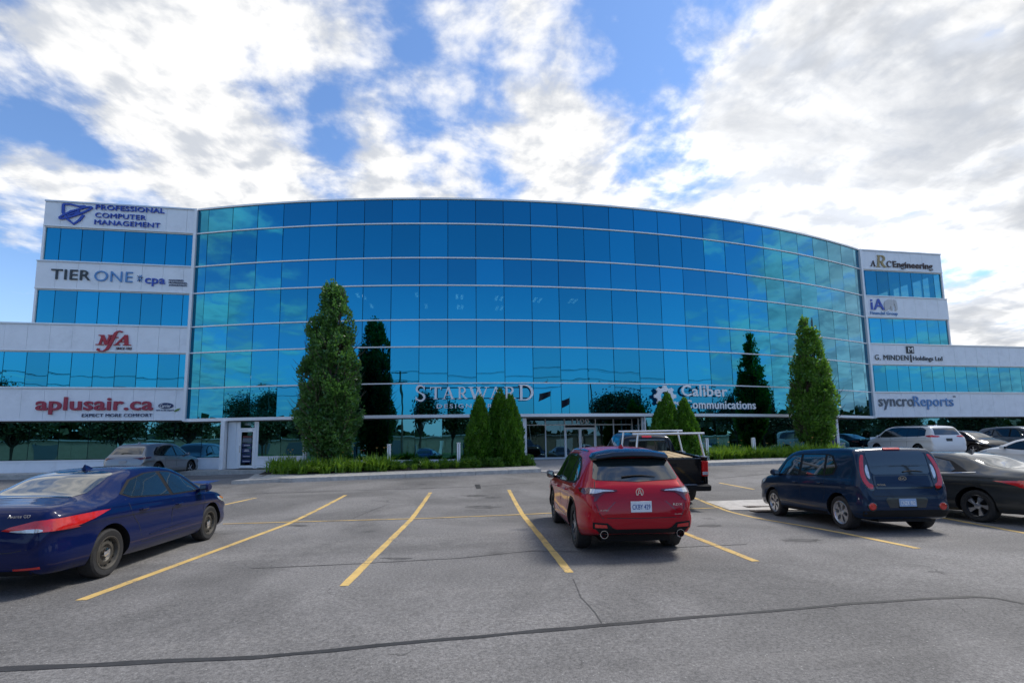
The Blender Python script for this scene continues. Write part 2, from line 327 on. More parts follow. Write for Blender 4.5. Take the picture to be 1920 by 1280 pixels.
def link(name, me, mat, parent=None, M=None):
    o = bpy.data.objects.new(name, me); COL.objects.link(o)
    if mat and not me.materials: me.materials.append(MAT[mat])
    if parent: o.parent = parent
    if M is not None: o.matrix_local = M
    return o
def tag(o, label, cat, group=None):
    o['label'] = label; o['category'] = cat
    if group: o['group'] = group
    return o
def thing(name, label, cat, loc=(0, 0, 0), rz=0.0, group=None):
    o = bpy.data.objects.new(name, None); COL.objects.link(o); o.location = loc; o.rotation_euler = (0, 0, rz); o.empty_display_size = 0.1
    return tag(o, label, cat, group)
def structure(o): o['kind'] = 'structure'; return o
def empty(name, parent, M=None):
    o = bpy.data.objects.new(name, None); COL.objects.link(o); o.parent = parent; o.empty_display_size = 0.1
    if M is not None: o.matrix_local = M
    return o
def copy_tree(o, parent=None):
    c = o.copy(); COL.objects.link(c); c.parent = parent
    for ch in list(o.children): copy_tree(ch, c)
    return c
def frame(P, ux, uy, n): ux, uy, n = Vector(ux), Vector(uy), Vector(n); return Matrix(((ux.x, uy.x, n.x, P[0]), (ux.y, uy.y, n.y, P[1]), (ux.z, uy.z, n.z, P[2]), (0, 0, 0, 1)))

# ------------------------------------------------------------------ lettering
def text_mesh(body, bold=0.0, shear=0.0, space=1.0, depth=0.05):
    c = bpy.data.curves.new('t', 'FONT'); c.body = body; c.offset = bold; c.shear = shear; c.space_character = space; c.extrude = depth; c.resolution_u = 3
    o = bpy.data.objects.new('t', c); COL.objects.link(o); bpy.context.view_layer.update()
    me = bpy.data.meshes.new_from_object(o.evaluated_get(bpy.context.evaluated_depsgraph_get()))
    bpy.data.objects.remove(o); bpy.data.curves.remove(c); me.materials.clear(); return me
def letters(parent, body, w, h, mat, at=(0, 0, 0), bold=0.0, shear=0.0, space=1.0, depth=0.06, split=True, name='letter', mat2=None, nfirst=0, M=None):
    """Raised lettering filling w x h in the parent's XY plane (z = out of the wall)."""
    me = text_mesh(body, 0.0 if 'M' in body else bold*0.45, shear, space*1.05, 0.1); n = len(me.vertices)
    co = np.empty(n*3); me.vertices.foreach_get('co', co); co = co.reshape(-1, 3)
    lo, hi = co.min(0), co.max(0); s = (hi-lo); s[s == 0] = 1
    co = (co-lo)/s*np.array([w, h, depth]) + np.array(at)
    me.vertices.foreach_set('co', co.ravel())
    polys = [tuple(p.vertices) for p in me.polygons]; bpy.data.meshes.remove(me)
    par = list(range(n))
    def find(a):
        while par[a] != a: par[a] = par[par[a]]; a = par[a]
        return a
    key = {}
    for i in range(n):      # weld coincident verts so that one glyph is one island
        k = tuple((co[i]*1e4).round().astype(int)); 
        if k in key: par[find(i)] = find(key[k])
        else: key[k] = i
    for p in polys:
        for b in p[1:]: par[find(p[0])] = find(b)
    roots = np.array([find(i) for i in range(n)]); isl = {}
    for r in np.unique(roots): idx = np.where(roots == r)[0]; isl[r] = [co[idx, 0].min(), co[idx, 0].max(), [r]]
    groups = []
    for x0, x1, rs in sorted(isl.values(), key=lambda a: a[0]):
        if groups and (not split or min(x1, groups[-1][1])-max(x0, groups[-1][0]) > 0.55*min(x1-x0, groups[-1][1]-groups[-1][0])):
            groups[-1][1] = max(groups[-1][1], x1); groups[-1][2] += rs
        else: groups.append([x0, x1, list(rs)])
    out = []
    for gi, (x0, x1, rs) in enumerate(groups):
        sel = [p for p in polys if roots[p[0]] in rs]; ids = sorted({a for p in sel for a in p}); mp = {a: i for i, a in enumerate(ids)}
        m2 = bpy.data.meshes.new(name); m2.from_pydata([tuple(co[a]) for a in ids], [], [tuple(mp[a] for a in p) for p in sel]); m2.update()
        if M is not None: m2.transform(M)
        out.append(link(name, m2, mat2 if (mat2 and gi >= nfirst) else mat, parent))
    return out
def stroke(pts, w):             # polyline with per-point widths -> polygon
    L, R = [], []; n = len(pts)
    for i, p in enumerate(pts):
        p = Vector(p); a = Vector(pts[max(i-1, 0)]); b = Vector(pts[min(i+1, n-1)]); d = (b-a).normalized(); q = Vector((-d.y, d.x))
        ww = (w[i] if hasattr(w, '__len__') else w)/2; L.append(tuple(p+q*ww)); R.append(tuple(p-q*ww))
    return L + R[::-1]
def arcpts(cx, cy, rx, ry, a0, a1, n=14): return [(cx+rx*math.cos(math.radians(a0+(a1-a0)*i/n)), cy+ry*math.sin(math.radians(a0+(a1-a0)*i/n))) for i in range(n+1)]
# serif capitals in a unit box (height 1), drawn as overlapping strokes: thick, thin and slab serifs
def serif(ch):
    T, t, s = 0.16, 0.075, 0.055
    bar = lambda x0, x1, y: [(x0, y), (x1, y), (x1, y+s), (x0, y+s)]
    if ch == 'T': return 0.86, [stroke([(.43, .02), (.43, .98)], T), [(.02, .93), (.84, .93), (.84, 1), (.02, 1)], [(.02, .78), (.07, .78), (.10, .95), (.02, .95)], [(.84, .78), (.79, .78), (.76, .95), (.84, .95)], bar(.27, .59, 0)]
    if ch == 'A': return 0.96, [stroke([(.15, .02), (.48, 1.0)], t), stroke([(.48, 1.0), (.82, .02)], T), [(.27, .32), (.70, .32), (.70, .38), (.27, .38)], bar(.02, .29, 0), bar(.67, .97, 0)]
    if ch == 'R': return 0.92, [stroke([(.19, .02), (.19, .98)], T), stroke([(.19, .965), (.42, .965)]+arcpts(.42, .72, .25, .245, 90, -90)+[(.19, .475)], [.07, .07]+[.07+.09*math.sin(math.pi*i/14) for i in range(15)]+[.06]), stroke([(.42, .48), (.60, .18), (.80, .02)], [T, T, .13]), bar(.02, .36, 0), bar(.02, .25, .945), bar(.74, .93, 0)]
    if ch == 'W': return 1.34, [stroke([(.16, .98), (.42, .0)], T), stroke([(.42, .0), (.67, .98)], t), stroke([(.64, .98), (.91, .0)], T), stroke([(.91, .0), (1.19, .98)], t), bar(.0, .34, .945), bar(.50, .80, .945), bar(1.05, 1.34, .945)]
    if ch == 'D': return 1.02, [stroke([(.19, .02), (.19, .98)], T), stroke([(.19, .965), (.40, .965)]+arcpts(.42, .5, .50, .465, 88, -88)+[(.19, .035)], [.06, .07]+[.07+.10*math.sin(math.pi*i/14) for i in range(15)]+[.06]), bar(.02, .25, 0), bar(.02, .25, .945)]
    if ch == 'S': return 0.74, [stroke([(.62, .80)]+arcpts(.37, .755, .235, .205, 40, 235)+[(.36, .52)]+arcpts(.38, .255, .255, .215, 62, -140)+[(.07, .22)], [.05, .07]+[.08+.06*math.sin(math.pi*i/14) for i in range(15)]+[.09] + [.15-.07*i/14 for i in range(15)])[:999], [(.60, .72), (.65, .72), (.65, .95), (.60, .95)], [(.07, .05), (.12, .05), (.12, .30), (.07, .30)]]
    if ch == 'C': return 0.86, [stroke(arcpts(.48, .5, .38, .45, 42, 318, 20), [.06+.10*math.sin(math.pi*i/20) for i in range(21)]), [(.72, .66), (.78, .66), (.78, .95), (.72, .95)]]
    raise KeyError(ch)
def poly_part(name, polys, mat, parent, at, sx, sy, depth, shear=0.0, jit=0.0008):
    b = MB()
    for i, pl in enumerate(polys): b.prism([((x+shear*y)*sx+at[0], y*sy+at[1]) for x, y in pl], (0, 0, at[2]), (1, 0, 0), (0, 1, 0), (0, 0, 1), depth+jit*i)
    return b.obj(name, mat, parent)
# ------------------------------------------------------------------ terrain
def sstep(a, b, x): t = min(1.0, max(0.0, (x-a)/(b-a))); return t*t*(3-2*t)
def zlot(x, y):
    k = 0.30 + 0.011*(min(max(x, -12), 26)+3)
    r = min(1.0, max(0.0, (y-12)/9.0)); r = r*r*(3-2*r)*0.35 + r*0.65
    k += 0.11; k *= r
    return k - 0.0095*min(max(y, 0), 12) + 0.05*sstep(21, 26, y) - 0.12*math.exp(-((x-8.6)/2.3)**2-((y-11.2)/2.3)**2)      # dips to the catch basin
def on_lot(u, v, dz=0.0):
    z = 0.0
    for _ in range(30): P = on_z(u, v, z+dz); z = 0.5*z+0.5*zlot(P.x, P.y)
    return P
YW, XB, ZL = 28.8957, -13.274, [15.1243, 13.7073, 11.7638, 10.2233, 8.3146, 6.8495, 4.8887, 3.1603]
HALF, MOD, NMOD = 0.3359, 1.524, 29
RAD = MOD*NMOD/(2*HALF); XC = XB + 2*RAD*math.sin(HALF); ACX = (XB+XC)/2; ACY = YW + RAD*math.cos(HALF)
def arc(s, off=0.0):             # point at arc length s along the curved front, off = metres in front of the glass
    a = -HALF + s/RAD; return Vector((ACX+(RAD+off)*math.sin(a), ACY-(RAD+off)*math.cos(a), 0))
def arc_ang(s): return -HALF + s/RAD
def on_arc(u, v, off=0.0):
    d = ray(u, v); r = RAD+off; a = d.x**2+d.y**2; b = -2*(ACX*d.x+ACY*d.y); c = ACX**2+ACY**2-r*r
    return EYEP + d*((-b-math.sqrt(b*b-4*a*c))/(2*a))
def arc_s(P): return (math.atan2(P.x-ACX, ACY-P.y)+HALF)*RAD

def sheet(name, fz, xs, ys, mat, kind=True):
    v = [(x, y, fz(x, y)) for y in ys for x in xs]; nx = len(xs)
    f = [(j*nx+i, j*nx+i+1, (j+1)*nx+i+1, (j+1)*nx+i) for j in range(len(ys)-1) for i in range(nx-1)]
    me = bpy.data.meshes.new(name); me.from_pydata(v, [], f); me.update(); me.polygons.foreach_set('use_smooth', [True]*len(f))
    o = link(name, me, mat); return structure(o) if kind else o
xs = [-900, -300, -90, -40] + [-30+0.5*i for i in range(161)] + [70, 120, 300, 900]
ys = [-900, -300, -80, -30, -10] + [0, 2, 4, 6]+[7+.5*i for i in range(10)] + [12+0.5*i for i in range(37)] + [40, 120, 400, 900]
LOT = sheet('parking_lot', zlot, xs, ys, 'asphalt')

def strip(name, pts, width, mat, parent, lift=0.004, taper=None, jag=0.0, seed=1):
    """A flat painted or tarred band laid on the lot along a polyline of ground points."""
    rr = random.Random(seed); dense = []
    for i in range(len(pts)-1):
        a, b = Vector(pts[i][:2]), Vector(pts[i+1][:2]); n = max(1, int((b-a).length/0.25))
        dense += [a.lerp(b, k/n) for k in range(n)]
    dense.append(Vector(pts[-1][:2])); v = []; f = []
    for i, p in enumerate(dense):
        d = (dense[min(i+1, len(dense)-1)]-dense[max(i-1, 0)]).normalized(); q = Vector((-d.y, d.x)); w = (width if taper is None else width+(taper-width)*i/(len(dense)-1))/2
        for sgn in (1, -1):
            r = p+q*(sgn*w*(1+rr.uniform(-jag, jag))); v.append((r.x, r.y, zlot(r.x, r.y)+lift))
        if i: f.append((2*i-2, 2*i-1, 2*i+1, 2*i))
    me = bpy.data.meshes.new(name); me.from_pydata(v, [], f); me.update(); return link(name, me, mat, parent)
for a, b in (((151, 1125), (648, 928)), ((645, 1098), (807, 923)), ((1068, 1073), (954, 918)), ((1417, 1052), (1222, 975)), ((1310, 936), (1260, 918)), ((1722, 1028), (1312, 937)), ((1414, 917), (1349, 905)), ((1990, 1012), (1600, 935)), ((420, 946), (480, 933)), ((-330, 1150), (300, 946)), ((2350, 1000), (1750, 915))):
    A, B = on_lot(*a), on_lot(*b); strip('parking_line', [A, B], 0.115, 'line_yellow', LOT, 0.004, jag=0.10, seed=int(a[0]))
pl = [on_lot(418, 982), on_lot(800, 971.5), on_lot(950, 965.5), on_lot(1280, 954), on_lot(1360, 951)]
strip('parking_line', pl, 0.055, 'line_yellow', LOT, 0.008, jag=0.3, seed=3)
seal = [(-60, 1258), (0, 1254), (240, 1243), (480, 1232), (700, 1211), (960, 1187), (1180, 1167), (1400, 1149), (1600, 1131), (1750, 1122), (1830, 1118), (1870, 1121), (1920, 1131), (2000, 1145)]
strip('crack_sealant', [on_lot(*q) for q in seal], 0.078, 'tar', LOT, 0.004, taper=0.05, jag=0.35, seed=5)
for q, w in (([(440, 926), (700, 918), (895, 912), (1000, 904)], .05), ([(1340, 897), (1440, 888), (1560, 880)], .05), ([(470, 1065), (640, 1058), (860, 1046), (1000, 1032), (1090, 1034), (1400, 1020)], .03),
             ([(660, 972), (700, 955), (735, 943)], .025), ([(1075, 1085), (1090, 1120), (1118, 1150), (1128, 1168)], .012)):
    strip('crack_sealant', [on_lot(*a) for a in q], w, 'tar_faint', LOT, 0.0045, jag=0.6, seed=int(q[0][0]))
b = MB(); cpt = [on_lot(*q) for q in ((890, 908), (900, 908), (902, 916), (893, 916))]
b.v = [(p.x, p.y, zlot(p.x, p.y)+0.0065) for p in cpt]; b.f = [(0, 1, 2, 3)]; b.obj('crack_sealant', 'tar', LOT)
def blot(name, u, v, du, dv, mat, lift, seed):
    rr = random.Random(seed); b = MB(); n = 22
    for i in range(n):
        t = 2*math.pi*i/n; k = rr.uniform(.55, 1.1); p = on_lot(u+du*k*math.cos(t), v+dv*k*math.sin(t)); b.v.append((p.x, p.y, zlot(p.x, p.y)+lift))
    b.f = [tuple(range(n))]; b.obj(name, mat, LOT)
for i, (u, v, du, dv) in enumerate(((890, 929, 26, 2.2), (925, 932, 18, 1.8), (1500, 1012, 42, 3.5), (745, 1046, 30, 2.0), (905, 950, 34, 3.0), (1330, 985, 26, 2.5), (560, 985, 20, 2.0))): blot('oil_stain', u, v, du, dv, 'tar_faint', 0.003+.0002*i, 50+i)
# blue accessible-bay paint by the left door
b = MB(); cpt = [on_lot(*q) for q in ((352, 903), (380, 901), (414, 900), (384, 907))]
b.v = [(p.x, p.y, zlot(p.x, p.y)+0.005) for p in cpt]; b.f = [(0, 1, 2, 3)]; b.obj('accessible_bay_paint', 'line_blue', LOT)
# catch basin: concrete collar and two iron grates
cbz = lambda x, y: zlot(x, y)
def slab(name, quad, z0, z1, mat, parent=None):
    b = MB(); b.quadbox([(x, y, zlot(x, y)+z0) for x, y in quad]+[(x, y, zlot(x, y)+z1) for x, y in quad]); return b.obj(name, mat, parent)
cb = thing('catch_basin', 'concrete catch basin collar with two iron grates beside the dark blue hatchback', 'storm drain', (8.3, 11.2, 0))
q = [tuple(on_lot(*p)[:2]) for p in ((1368, 956), (1520, 956), (1500, 934), (1322, 940))]
cb.location = (0, 0, 0)
slab('collar', q, -0.05, 0.012, 'concrete_pale', cb)
cb_pts = [on_lot(1415, 948.5), on_lot(1432, 957)]
for cx, cy in [(p.x, p.y) for p in cb_pts]:
    zz = zlot(cx, cy)+.014
    g = MB().box(cx-.36, cx+.36, cy-.27, cy+.27, zz-.002, zz).obj('grate_pit', 'pit_dark', cb)
    for i in range(11):
        x = cx-.34+i*.068; MB().box(x-.016, x+.016, cy-.25, cy+.25, zz+.0005, zz+.012).obj('grate_bar', 'grate_iron', g)
    fr = MB()
    for a in (-1, 1): fr.box(cx-.38, cx+.38, cy+a*.275-.02, cy+a*.275+.02, zz-.003, zz+.014); fr.box(cx+a*.375-.02, cx+a*.375+.02, cy-.255, cy+.255, zz-.003, zz+.0138)
    fr.obj('grate_frame', 'grate_iron', g)

# ------------------------------------------------------------------ kerbs, walks and planting beds
ZENT = on_y(1030, 860, 27.0).z; ZSW = 0.50
def ribbon(name, front, back, zf, zb, drop, mat):
    """Raised slab between two polylines of equal length; drop = depth of its front face."""
    n = len(front); b = MB(); F = [(x, y, zf(x, y)) for x, y in front]; B = [(x, y, zb(x, y)) for x, y in back]
    b.v = F + B + [(x, y, z-drop) for x, y, z in F] + [(x, y, z-drop) for x, y, z in B]
    for i in range(n-1):
        b.f += [(i, i+1, n+i+1, n+i), (2*n+i, 2*n+i+1, i+1, i), (n+i, n+i+1, 3*n+i+1, 3*n+i), (3*n+i, 3*n+i+1, 2*n+i+1, 2*n+i)]
    b.f += [(0, n, 3*n, 2*n), (n-1, 2*n-1, 4*n-1, 3*n-1)]
    return structure(b.obj(name, mat))
def kerb_y(x): return 20.35 + 0.060*(x+7.4) if x < 5 else 21.1 + 0.035*(x-5)
def interp(a, b, n): return [a+(b-a)*i/(n-1) for i in range(n)]
zk = lambda x, y: zlot(x, y)+0.14
kx = interp(-6.9, 4.75, 25)
fy = lambda x: kerb_y(x) + (0.9*(1-sstep(-6.9, -5.4, x)))
# kerb stones are separate pieces with joints
def kerb_run(name, x0, x1, fy, width, n):
    run = None; e = interp(x0, x1, n+1)
    for i in range(n):
        xs_ = interp(e[i]+.006, e[i+1]-.006, 5)
        b = MB(); F = [(x, fy(x), zlot(x, fy(x))+.16) for x in xs_]; B = [(x, fy(x)+width, zlot(x, fy(x))+.23) for x in xs_]; m_ = len(xs_)
        G = [(x, fy(x)-.02, zlot(x, fy(x))-.05) for x in xs_]; H = [(x, fy(x)+width, -.1) for x in xs_]
        b.v = F+B+G+H
        for k in range(m_-1): b.f += [(k, k+1, m_+k+1, m_+k), (2*m_+k, 2*m_+k+1, k+1, k), (m_+k, m_+k+1, 3*m_+k+1, 3*m_+k)]
        b.f += [(0, m_, 3*m_, 2*m_), (m_-1, 2*m_-1, 4*m_-1, 3*m_-1)]
        o = b.obj('kerb' if run is None else 'kerb_stone', 'concrete', run)
        if run is None: run = structure(o); o.name = name
    return run
kerb_run('kerb', -6.9, 4.75, fy, 1.10, 8)
kerb_run('kerb', 10.6, 24.5, lambda x: kerb_y(x)+0.05, 1.0, 9)
zbed = lambda x, y, f: f
def bed(x0, x1, yb0, label):
    """Planting bed: mulch that rises from the kerb to the building."""
    xs_ = interp(x0, x1, 26); ys_ = interp(0, 1, 8); v = []; 
    for t in ys_:
        for x in xs_:
            y0 = fy(x)+1.11 if x < 5 else kerb_y(x)+1.06; y1 = yb0(x); y = y0+(y1-y0)*t
            v.append((x, y, zlot(x, y0)+.22 + (ZENT-0.02-zlot(x, y0)-.22)*min(1, t*1.4)**0.8 + 0.03*noise.noise((x*2, y*2, 0))))
    nx = len(xs_); f = [(j*nx+i, j*nx+i+1, (j+1)*nx+i+1, (j+1)*nx+i) for j in range(7) for i in range(nx-1)]
    me = bpy.data.meshes.new('planting_bed'); me.from_pydata(v, [], f); me.update(); o = link('planting_bed', me, 'soil'); return structure(o), v, nx
arc_front = lambda x: ACY-math.sqrt(RAD**2-(x-ACX)**2)
bedL, bvL, bnL = bed(-7.3, 4.7, lambda x: arc_front(x)-.02, 'l')
bedR, bvR, bnR = bed(10.7, 22.5, lambda x: arc_front(x)-.02, 'r')
def zbed_at(x, y):
    v, nx = (bvL, bnL) if x < 7 else (bvR, bnR); return min(v, key=lambda p: (p[0]-x)**2+(p[1]-y)**2)[2]
# entrance walk: rows of pavers sloping up to the doors, with a dropped kerb
ex0, ex1 = 4.80, 10.55
yk = kerb_y(5)+.05
zw = lambda y: zlot(7, yk)+.02+(ZENT-zlot(7, yk)-.02)*min(1, max(0, (y-yk-.5)/3.6))
walk = ribbon('entrance_walk', [(ex0, yk), (ex1, yk)], [(ex0, yk+.5), (ex1, yk+.5)], lambda x, y: zlot(x, y)+.03, lambda x, y: zlot(x, y)+.05, .3, 'concrete_pale')
ny = 12; dy = (27.0-yk-.52)/ny
for j in range(ny):
    y0 = yk+.52+j*dy; y1 = y0+dy-.012
    for i in range(8):
        w = (ex1-ex0)/8; xa = ex0+i*w+(w/2 if j % 2 else 0); xb = min(ex1, xa+w-.012)
        for a, c in ((xa, xb),) + (((ex0, ex0+w/2-.012),) if (j % 2 and i == 0) else ()):
            if c-a < .1: continue
            MB().quadbox([(a, y0, zw(y0)-.2), (c, y0, zw(y0)-.2), (c, y1, zw(y1)-.2), (a, y1, zw(y1)-.2), (a, y0, zw(y0)), (c, y0, zw(y0)), (c, y1, zw(y1)), (a, y1, zw(y1))]).obj('paver', 'paver', walk)
# walk along the left wing, and the tongue of concrete at the end of the left bed
ribbon('sidewalk', [(x, 27.35) for x in interp(-40, -6.2, 14)], [(x, 28.9) for x in interp(-40, -6.2, 14)], lambda x, y: ZSW-.03, lambda x, y: ZSW, .35, 'concrete')
ribbon('sidewalk', [tuple(on_lot(*q, 0.12)[:2]) for q in ((434, 902), (480, 900), (540, 897))], [tuple(on_lot(*q, 0.14)[:2]) for q in ((466, 897), (478, 889), (536, 888))], zk, lambda x, y: zlot(x, y)+.16, .3, 'concrete')
ribbon('sidewalk', [(x, 27.7) for x in interp(24.6, 60, 8)], [(x, 28.9) for x in interp(24.6, 60, 8)], lambda x, y: .72, lambda x, y: .75, .5, 'concrete')

# ------------------------------------------------------------------ the office building
BLD = thing('office_building', 'four storey blue mirror glass office building with white panel wings', 'building', (8.4, 30, 0)); BLD.location = (0, 0, 0)
_pane_cache = {}
def pane_mesh(w, h, d, mat):
    k = (round(w, 3), round(h, 3), round(d, 3), mat)
    if k not in _pane_cache: _pane_cache[k] = MB().box(-w/2, w/2, 0, d, -h/2, h/2).mesh('pane'); _pane_cache[k].materials.append(MAT[mat])
    return _pane_cache[k]
def pane(name, P, ang, w, h, mat, jitter=0.0050, d=0.03, parent=None):
    me = pane_mesh(w, h, d, mat)
    o = bpy.data.objects.new(name, me); COL.objects.link(o); o.parent = parent or BLD
    o.location = P; o.rotation_euler = (random.gauss(0, jitter*0.7), 0, ang+random.gauss(0, jitter)); return o
VIS = {1, 3, 5}
for r in range(7):
    z0, z1 = ZL[r+1], ZL[r]; h = z1-z0-.055
    for k in range(30):
        s0 = 0 if k == 0 else (k-.5)*MOD; s1 = min((k+.5)*MOD, NMOD*MOD); w = s1-s0-.030; sm = (s0+s1)/2
        P = arc(sm); P.z = (z0+z1)/2
        pane('window_pane' if r in VIS else 'spandrel_pane', P, arc_ang(sm), w, h-(0.0003 if r in VIS else 0), 'vision_glass' if r in VIS else 'spandrel_glass')
def arc_band(name, z0, z1, o0, o1, mat, s0=0.0, s1=NMOD*MOD, n=58):
    b = MB(); v = []
    for i in range(n+1):
        s = s0+(s1-s0)*i/n; a, c = arc(s, o0), arc(s, o1); v += [(a.x, a.y, z0), (c.x, c.y, z0), (c.x, c.y, z1), (a.x, a.y, z1)]
        if i:
            p, q = 4*i-4, 4*i
            for k in range(4): b.f.append((p+k, p+(k+1) % 4, q+(k+1) % 4, q+k))
    b.f += [(0, 1, 2, 3), (4*n+3, 4*n+2, 4*n+1, 4*n)]; b.v = v; return b.obj(name, mat, BLD)
for i, z in enumerate(ZL):
    if i == 0: arc_band('parapet_cap', z-.03, z+.06, -.25, .07, 'white_metal')
    elif i == 7: arc_band('transom', z-.09, z+.07, -.10, .10, 'white_metal')
    else: arc_band('transom', z-.032, z+.032, -.03, .055, 'white_metal')
for r in range(7):
    z0, z1 = ZL[r+1], ZL[r]
    if r not in VIS: arc_band('spandrel_backing', z0+.01, z1-.01, -.10, -.05, 'dark_joint')
    else:
        for k in range(31):
            s = 0.02 if k == 0 else min((k-.5)*MOD, NMOD*MOD-.02); P = arc(s, -.075)
            o = link('mullion', pane_mesh(.06, z1-z0-.02, .10, 'dark_joint'), None, BLD); o.location = (P.x, P.y, (z0+z1)/2); o.rotation_euler = (0, 0, arc_ang(s))
# floor plates and a core so the vision glass has rooms behind it
def plate(name, z0, z1, mat, off=-.16, yb=44):
    n = 40; fr = [arc(NMOD*MOD*i/n, off) for i in range(n+1)]; b = MB(); k = n+3
    ring = [(p.x, p.y) for p in fr] + [(XC-.3, yb), (XB+.3, yb)]
    b.v = [(x, y, z0) for x, y in ring] + [(x, y, z1) for x, y in ring]
    b.f = [tuple(range(k))[::-1], tuple(range(k, 2*k))] + [(i, (i+1) % k, k+(i+1) % k, k+i) for i in range(k)]
    return b.obj(name, mat, BLD)
for i in (2, 4, 6): plate('floor_slab', ZL[i]+.04, ZL[i-0]+.45, 'interior_mid'); plate('ceiling', ZL[i+1]-.06 if False else ZL[i-1]+.0, ZL[i-1]+.05, 'interior_mid', -.18)
plate('floor_slab', ZENT-.25, ZENT, 'interior_mid', -2.2); plate('roof_deck', 14.2, 14.4, 'concrete', -.3); plate('ceiling', 3.02, 3.10, 'interior_mid', -.12)
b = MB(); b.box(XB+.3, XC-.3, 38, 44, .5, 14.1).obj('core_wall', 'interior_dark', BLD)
# recessed ceiling lamps of the third floor
for uu, vv in ((671, 554), (683, 557), (697, 574), (781, 553), (799, 574), (857, 556), (866, 557), (859, 576), (866, 576), (931, 559), (940, 560), (932, 578), (941, 578), (1003, 562), (1012, 563), (1070, 564), (1078, 565)):
    P = on_z(uu, vv, ZL[3]-.02); MB().box(P.x-.07, P.x+.07, P.y-.42, P.y+.42, ZL[3]-.03, ZL[3]-.005).obj('ceiling_lamp', 'ceiling_lamp', BLD)

# wings: white panel bands and ribbon windows
XA, XD = -20.751, 36.905
def wing(side):
    J = -1 if side == 'L' else 1
    mod = 1.043 if side == 'L' else 0.968
    x_in = XB if side == 'L' else XC
    first = 0.47 if side == 'L' else 0.33
    def edges(xout):
        e = [x_in, x_in+J*first]; 
        while abs(xout-e[-1]) > mod*1.15: e.append(e[-1]+J*mod)
        if abs(xout-e[-1]) > .05: e.append(xout)
        return e
    far = -44.0 if side == 'L' else 62.0; xo = XA if side == 'L' else XD
    for bi, (i0, i1, out) in enumerate(((0, 1, xo+J*.04), (2, 3, xo+J*.18), (4, 5, far), (6, 7, far))):
        z1, z0 = ZL[i0], ZL[i1]; e = edges(out)
        for k in range(len(e)-1):
            a, c = sorted((e[k], e[k+1]));
            dep = 4.0 if (k == len(e)-2 and bi < 2) else .10
            MB().box(a+.006, c-.006, YW-.10-random.uniform(0, .006), YW-.10+dep, z0+.05, z1-.055).obj('cladding_panel', 'white_panel', BLD)
        a, c = sorted((x_in, out))
        MB().box(a+.012, c-.02, YW-.05, YW+.10, z0+.03, z1-.03).obj('band_backing', 'dark_joint', BLD)
        MB().box(a, c+.0, YW-.16, YW+.2, z1-.05, z1+(.03 if bi in (0, 2) else .0)).obj('band_flashing', 'aluminium', BLD)
        MB().box(a, c, YW-.13, YW+.12, z0-.01, z0+.045).obj('band_sill', 'white_metal', BLD)
    for wi, (i0, i1, out) in enumerate(((1, 2, xo), (3, 4, xo+J*.12), (5, 6, far))):
        z1, z0 = ZL[i0]-.02, ZL[i1]+.005; e = edges(out)
        for k in range(len(e)-1):
            a, c = sorted((e[k], e[k+1])); pane('ribbon_window_pane', Vector(((a+c)/2, YW, (z0+z1)/2)), 0, c-a-.03, z1-z0-.10, 'corner_glass' if (side == 'R' and wi == 0) else 'vision_glass', .0022)
            MB().box(e[k+1]-.03, e[k+1]+.03, YW+.035, YW+.12, z0, z1).obj('mullion', 'dark_joint', BLD)
        a, c = sorted((x_in, out))
        MB().box(a, c, YW-.06, YW+.10, z0-.005, z0+.05).obj('window_frame', 'white_metal', BLD); MB().box(a, c, YW-.05, YW+.1, z1-.045, z1-.002).obj('window_frame', 'white_metal', BLD)
        MB().box(out-.05, out+.05, YW-.08, YW+.1, z0, z1).obj('window_frame', 'white_metal', BLD)
        MB().box(x_in-.06 if J < 0 else x_in-.02, x_in+.02 if J < 0 else x_in+.06, YW-.07, YW+.1, z0, z1).obj('window_frame', 'white_metal', BLD)
    # rooms behind: floors, ceilings, back and end walls (the top right corner room is glazed at its back)
    a, c = sorted((x_in, xo)); a2, c2 = sorted((x_in, far)); yb = YW+9
    for (p, q, z0, z1) in ((a, c, ZL[0]-1.2, ZL[0]-1.05), (a, c, ZL[2]-.25, ZL[2]-.02), (a, c, ZL[3]+.02, ZL[3]+.1), (a2, c2, ZL[4]-.25, ZL[4]-.03), (a2, c2, ZL[5]+.02, ZL[5]+.1), (a2, c2, ZL[6]-.25, ZL[6]-.03), (a2, c2, 3.06, 3.12), (a2, c2, ZSW-.3, ZSW-.01), (a, c, ZL[1]+.0, ZL[1]+.08)):
        MB().box(p+.05, q-.05, YW+.13, yb, z0, z1).obj('floor_slab', 'interior_mid', BLD)
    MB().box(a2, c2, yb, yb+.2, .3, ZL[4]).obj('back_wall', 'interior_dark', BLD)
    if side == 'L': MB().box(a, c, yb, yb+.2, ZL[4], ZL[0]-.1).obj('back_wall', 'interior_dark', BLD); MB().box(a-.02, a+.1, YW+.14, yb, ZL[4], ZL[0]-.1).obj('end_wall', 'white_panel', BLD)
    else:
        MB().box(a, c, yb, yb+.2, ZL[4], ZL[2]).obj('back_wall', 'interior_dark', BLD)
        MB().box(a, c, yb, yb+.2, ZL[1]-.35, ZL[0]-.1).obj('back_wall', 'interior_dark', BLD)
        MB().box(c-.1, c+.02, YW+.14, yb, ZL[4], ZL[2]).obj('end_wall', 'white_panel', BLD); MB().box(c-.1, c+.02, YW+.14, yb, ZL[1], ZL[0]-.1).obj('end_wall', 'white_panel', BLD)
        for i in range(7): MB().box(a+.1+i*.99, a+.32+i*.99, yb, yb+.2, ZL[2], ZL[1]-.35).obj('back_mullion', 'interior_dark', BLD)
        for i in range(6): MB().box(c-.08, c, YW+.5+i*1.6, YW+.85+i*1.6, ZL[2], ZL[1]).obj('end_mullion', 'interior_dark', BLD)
        MB().box(a, a+.1, YW+.2, yb, ZL[4], ZL[0]-.1).obj('end_wall', 'interior_dark', BLD)
